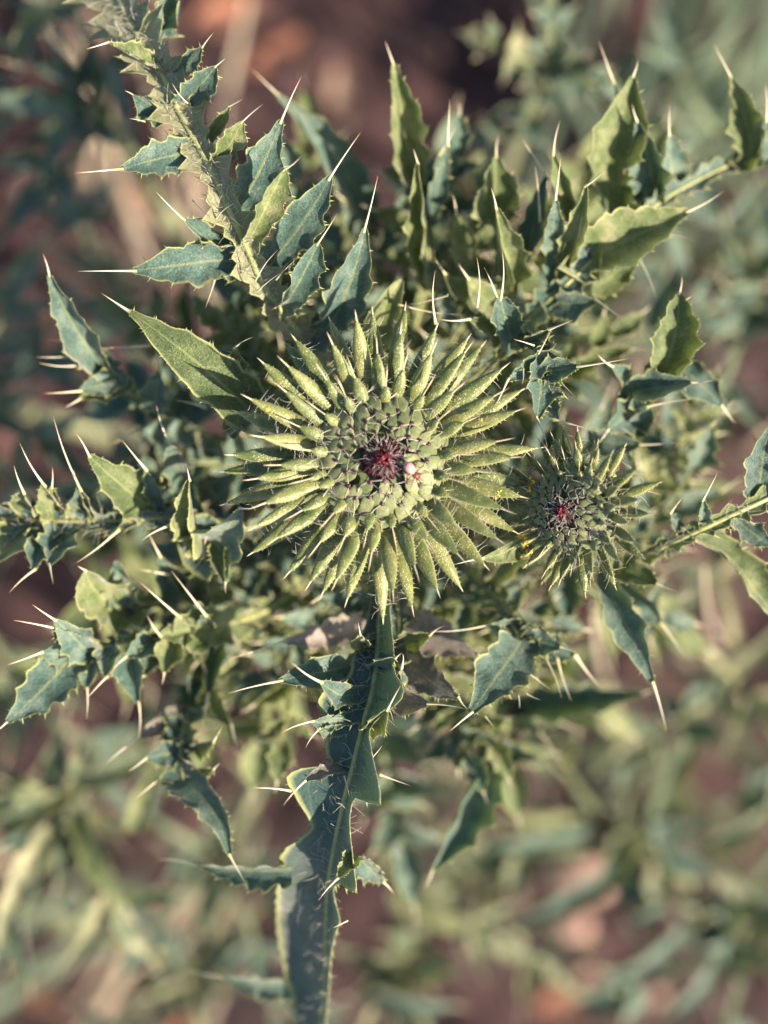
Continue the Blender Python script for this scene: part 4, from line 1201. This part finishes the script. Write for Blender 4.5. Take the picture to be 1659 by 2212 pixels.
neighbour('blurred bushy thistle low at the foot of the right-hand stones', (1580, 1990), -195,
          [[(1500, 2080, -185), (1330, 2140, -185)], [(1640, 1900, -185), (1720, 1800, -185)], [(1600, 2110, -185), (1560, 2240, -190)], [(1690, 2040, -185), (1800, 2060, -185)], [(1480, 1960, -185), (1400, 1930, -190)]],
          ll=190, tw=60, n=2, blades=[(1480, 2000, 1300, 2112, 34, -24, 'leaf'), (1550, 2070, 1430, 2200, 36, -10, 'leaf'), (1600, 1930, 1520, 1850, 34, 0, 'farleaf')])
neighbour('blurred pale olive thistle rosette below the purplish drooping leaf', (130, 1730), -125,
          [[(230, 1690, -116), (350, 1640, -118)], [(60, 1690, -118), (-60, 1640, -120)], [(190, 1840, -116), (260, 1960, -120)], [(100, 1860, -118), (20, 2020, -122)], [(20, 1760, -120), (-100, 1800, -120)]],
          blades=[(130, 1715, -20, 1780, 40, 0, 'farleaf'), (160, 1690, 380, 1600, 36, 20, 'farleaf'), (165, 1760, 272, 1960, 44, -10, 'young'), (110, 1790, -10, 2060, 46, 12, 'farleaf'), (290, 1790, 340, 1650, 36, 0, 'young')])
neighbour('blurred low thistle seedling in the shade below the long bluish leaf', (420, 2080), -210,
          [[(520, 2000, -200), (600, 1930, -200)], [(300, 2050, -200), (180, 2010, -200)], [(430, 2180, -200), (460, 2300, -205)], [(330, 2160, -200), (220, 2230, -205)], [(520, 2120, -200), (640, 2160, -205)]])
neighbour('blurred tall pale green thistle stem standing between the upright leaves and grass', (1178, 150), -105,
          [[(1110, 120, -98), (1040, 90, -98)], [(1250, 170, -98), (1300, 190, -98)], [(1190, 60, -95), (1200, -60, -92)], [(1120, 280, -104), (1040, 300, -105)]], width=20, ll=70, tw=30, n=3)
neighbour('blurred dark teal thistle behind the upper left leaf', (220, 240), -110,
          [[(130, 240, -104), (0, 235, -104)], [(170, 330, -106), (110, 400, -106)], [(200, 120, -104), (150, 0, -104)], [(60, 120, -104), (-60, 60, -104)]], mat='leaf',
          blades=[(160, 250, -30, 232, 36, 16, 'leaf'), (170, 270, 90, 400, 26, -14, 'leaf'), (235, 130, 300, 330, 26, 0, 'grass'), (110, 40, 40, 160, 40, 10, 'farleaf'), (230, 470, 110, 520, 24, 8, 'leaf')])
neighbour('soft green blurred thistle at the side of the drooping teal leaf', (-60, 850), -110,
          [[(20, 820, -100), (110, 780, -100)], [(10, 900, -100), (100, 960, -100)], [(-20, 740, -100), (30, 640, -104)], [(-10, 980, -100), (60, 1080, -104)]], mat='grass')
neighbour('blurred pale thistle out beyond the folded leaf on the right', (1640, 640), -120,
          [[(1560, 620, -110), (1440, 600, -112)], [(1600, 740, -112), (1560, 860, -114)], [(1700, 700, -112), (1760, 800, -112)], [(1590, 540, -112), (1540, 460, -114)]])
neighbour('blurred thistle far down in the gap right of the smaller bud', (1600, 1480), -170,
          [[(1520, 1400, -160), (1460, 1320, -160)], [(1580, 1340, -160), (1540, 1200, -160)], [(1660, 1560, -160), (1720, 1660, -160)], [(1500, 1540, -160), (1400, 1600, -165)]])
neighbour('blurred low thistle at the foot of the long bluish leaf', (880, 2060), -180,
          [[(960, 1980, -165), (1060, 2020, -165)], [(820, 2160, -170), (760, 2280, -170)], [(900, 2170, -170), (960, 2280, -172)]],
          blades=[(860, 1900, 1030, 2025, 40, 10, 'young'), (790, 2140, 980, 2172, 44, 10, 'leaf'), (830, 1860, 860, 1720, 30, 0, 'farleaf')])

neighbour('blurred grey-green thistle down between the drooping teal leaf and the pale olive rosette', (60, 1480), -175,
          [[(160, 1440, -165), (280, 1420, -165)], [(0, 1400, -165), (-80, 1300, -165)], [(120, 1560, -165), (220, 1620, -168)], [(-40, 1540, -165), (-140, 1600, -168)]])
neighbour('blurred grey-green thistle low under the drooping teal leaf beside the upper left leaf', (230, 640), -190,
          [[(320, 600, -180), (420, 560, -180)], [(200, 540, -180), (160, 440, -180)], [(130, 700, -180), (30, 740, -182)], [(280, 740, -180), (340, 860, -182)]], mat='leaf')
neighbour('blurred pale thistle low between the long bluish leaf and the arching leaves', (1010, 1900), -205,
          [[(1100, 1830, -195), (1200, 1780, -195)], [(960, 1800, -195), (940, 1690, -195)], [(1090, 1990, -195), (1180, 2080, -198)], [(930, 1990, -195), (850, 2080, -198)]])
neighbour('blurred pale green thistle low between the rosette and the long bluish leaf', (470, 1850), -195,
          [[(540, 1760, -185), (580, 1660, -185)], [(380, 1800, -185), (290, 1740, -185)], [(520, 1950, -185), (560, 2070, -188)], [(400, 1930, -185), (330, 2020, -188)]])
neighbour('blurred bluish thistle low beyond the far right folded leaf', (1560, 300), -180,
          [[(1640, 240, -170), (1720, 180, -170)], [(1500, 220, -170), (1460, 120, -170)], [(1600, 400, -170), (1640, 500, -172)], [(1470, 340, -170), (1390, 360, -172)]], mat='grass')

# ------------------------------------------------------------------ grass, straw, stones, fallen leaves
def grass_tuft(label, x, y, n, lean, length, mat, group, spread=0.012, wdt=0.0016, name='grass_tuft', cat='grass'):
    c = V(x, y, -420)
    base = np.array([c[0], c[1], ground_height(c[0], c[1])])
    t = thing(name, label, cat, tuple(base), group)
    r = np.random.default_rng(int(abs(x * 3 + y)) + n)
    for i in range(n):
        b = base + np.array([r.normal() * spread, r.normal() * spread, -0.002])
        d = np.array([lean[0] + r.normal() * 0.25, lean[1] + r.normal() * 0.25, 1.0])
        ln = length * r.uniform(0.6, 1.15)
        d = nrm(d)
        bendv = np.array([lean[0], lean[1], -0.25]) * ln * r.uniform(0.1, 0.5) + r.normal(size=3) * ln * 0.04
        x_ = np.linspace(0, 1, 12)[:, None]
        P = b + d * x_ * ln + bendv * x_ ** 2
        tt = x_[:, 0]
        wd = wdt * r.uniform(0.7, 1.3) * (1 - tt ** 2.2 * 0.97)
        mb = MB()
        sheet(mb, P, wd, wd, 18, r.uniform(-40, 40), 5, rim=0, npr=0)
        mb.build('blade', M[mat], t)
    return t
grass_tuft('bluish green grass tuft leaning beyond the upright folded leaves', 1330, 500, 26, (0.30, 0.55), 0.26, 'grass', None, wdt=0.0026, spread=0.02)
grass_tuft('dense grass tuft beside the leaning bluish tuft, by the far right leaf', 1480, 420, 22, (0.15, 0.45), 0.24, 'grass', None, wdt=0.0026, spread=0.02)
grass_tuft('pale dry straw tuft behind the upper left leaf', 420, 500, 9, (0.1, 0.5), 0.24, 'straw', None, wdt=0.0018, spread=0.03, cat='straw', name='straw_tuft')
grass_tuft('dry straw tuft low between the pale olive rosette and the long leaf', 380, 1900, 14, (-0.25, -0.2), 0.16, 'straw', None, wdt=0.002, spread=0.04, cat='straw', name='straw_tuft')
grass_tuft('dry straw tuft in the gap under the folded right-hand leaf', 1330, 780, 14, (0.5, 0.0), 0.2, 'straw', None, wdt=0.002, spread=0.04, cat='straw', name='straw_tuft')
grass_tuft('dry straw tuft standing below the smaller bud', 1150, 1500, 16, (0.2, -0.3), 0.22, 'straw', None, wdt=0.002, spread=0.04, cat='straw', name='straw_tuft')
grass_tuft('green grass tuft among the pale olive rosette leaves', 260, 1960, 16, (-0.35, -0.2), 0.18, 'grass', None, wdt=0.0024, spread=0.03)
grass_tuft('green grass tuft under the arching bluish leaves', 1300, 1700, 16, (0.3, -0.2), 0.16, 'grass', None, wdt=0.0022, spread=0.03)

def dead_leaf(x, y, ln, wd, ang, lift, i):
    c = V(x, y, -420)
    z = ground_height(c[0], c[1]) + lift
    d = np.array([math.cos(ang), math.sin(ang), 0.08])
    p = np.array([c[0], c[1], z + 0.004])
    xx = np.linspace(-0.5, 0.5, 14)[:, None]
    P = p + d * xx * ln + np.array([0, 0, 1]) * (xx ** 2 - 0.1) * ln * 0.35 + np.cross(d, [0, 0, 1]) * np.sin(xx * 3 + i) * ln * 0.06
    t = xx[:, 0] + 0.5
    wv = wd * np.sin(np.pi * np.clip(t, 0.02, 0.98)) ** 0.8 * (1 + 0.12 * np.sin(t * 19 + i))
    mb = MB()
    sheet(mb, P, wv, wv, 14 + (i * 7) % 20, (i * 37) % 40 - 20, 7, rim=0.0003, npr=0, ruffle=0.25, ph=i)
    tube(mb, P, 0.0005, 5)
    return mb.build('fallen_leaf', M['dryleaf'])
rr = np.random.default_rng(21)
regl = ['on the soil above the upright leaves', 'on the soil beneath the arching bluish leaves', 'on the soil under the pale olive rosette', 'on the soil left of the big pale leaf']
k_names = ['above the leaves', 'beneath the arching leaves', 'under the rosette', 'left of the pale leaf']
k_mats = [('rustleaf', 'rusty orange dry leaf lying '), ('dryleaf', 'curled tan dry leaf lying '), ('straw', 'bleached pale dry leaf lying ')]
boxes = [(480, -20, 1060, 330), (930, 1840, 1640, 2230), (-40, 1880, 600, 2240), (-40, 330, 460, 760)]
for i in range(12):
    k = i % 4
    b = boxes[k]
    mk, lb = k_mats[(0, 1, 0, 2, 1)[(i // 4) % 5]]
    x, y = rr.uniform(b[0], b[2]), rr.uniform(b[1], b[3])
    if i == 0: x, y = 588, 122
    o = dead_leaf(x, y, rr.uniform(0.02, 0.045), rr.uniform(0.005, 0.010), rr.uniform(0, 6.28), 0.001, i)
    o.data.materials[0] = M[mk]
    tag(o, lb + regl[k], 'leaf', 'dry leaves ' + k_names[k])

def pebble(x, y, r, i):
    c = V(x, y, -420)
    rs = np.random.default_rng(i + 50)
    mb = MB()
    nu, nv = 14, 10
    A_ = rs.uniform(0.75, 1.25, 3) * r * np.array([1, 1, 0.65])
    ph = rs.uniform(0, 6, 6)
    vs = []
    for a in range(nv):
        th = math.pi * a / (nv - 1)
        for b in range(nu):
            f_ = 2 * math.pi * b / nu
            d = np.array([math.sin(th) * math.cos(f_), math.sin(th) * math.sin(f_), math.cos(th)])
            k = 1 + 0.10 * math.sin(3 * d[0] + ph[0]) + 0.10 * math.sin(4 * d[1] + ph[1]) + 0.07 * math.sin(6 * d[2] + 5 * d[0] + ph[2])
            vs.append(np.array([c[0], c[1], ground_height(c[0], c[1]) + r * 0.25]) + d * A_ * k)
    f = [(a * nu + b, (a + 1) * nu + b, (a + 1) * nu + (b + 1) % nu, a * nu + (b + 1) % nu) for a in range(nv - 1) for b in range(nu)]
    mb.add(vs, f, (0.5, 0))
    return mb.build('pebble', M['stone'])
for i, (x, y, r, lab) in enumerate([(1262, 1888, 0.013, 'large peach coloured stone on the soil under the arching bluish leaves'), (1240, 2000, 0.008, 'round tan stone beside the large peach stone'),
                                    (60, 420, 0.007, None), (150, 640, 0.006, None), (1420, 2140, 0.006, None), (560, 2080, 0.006, None), (300, 1950, 0.006, None)]):
    tag(pebble(x, y, r, i), lab or 'small pinkish tan pebble half sunk in the reddish soil', 'stone', 'stones on the soil')

# ------------------------------------------------------------------ dry stalks standing among the leaves
def dry_stalk(label, pts, r):
    P = catmull(np.array([V(*p) for p in pts]), 30)
    P[0, 2] = ground_height(P[0, 0], P[0, 1])
    mb = MB()
    n = len(P)
    rad = r * np.linspace(1.3, 0.8, n) * (1 + 0.25 * (np.arange(n) % 9 == 4))
    tube(mb, P, rad * MM, 7)
    tag(mb.build('dry_stalk', M['straw']), label, 'stalk', 'dry stalks among the thistle leaves')
dry_stalk('tan dry stalk slanting up to the bracts above the long bluish leaf', [(560, 1500, -420), (575, 1420, -200), (600, 1330, -70), (680, 1262, -34)], 0.45)
dry_stalk('tan dry stalk forked behind the slanting one, left of the long bluish leaf', [(640, 1450, -420), (615, 1420, -200), (604, 1330, -80), (598, 1230, -44)], 0.4)
dry_stalk('straight pale stalk rising below the smaller bud', [(1340, 1600, -420), (1320, 1500, -240), (1290, 1400, -120), (1280, 1300, -80)], 0.8)
dry_stalk('bent pale stalk beyond the stem of the smaller bud', [(1620, 1520, -420), (1570, 1420, -220), (1530, 1320, -120), (1520, 1220, -90)], 0.8)
dry_stalk('long pale stalk standing behind the upper left leaf', [(480, 760, -420), (440, 560, -220), (400, 420, -140), (385, 330, -120)], 0.7)
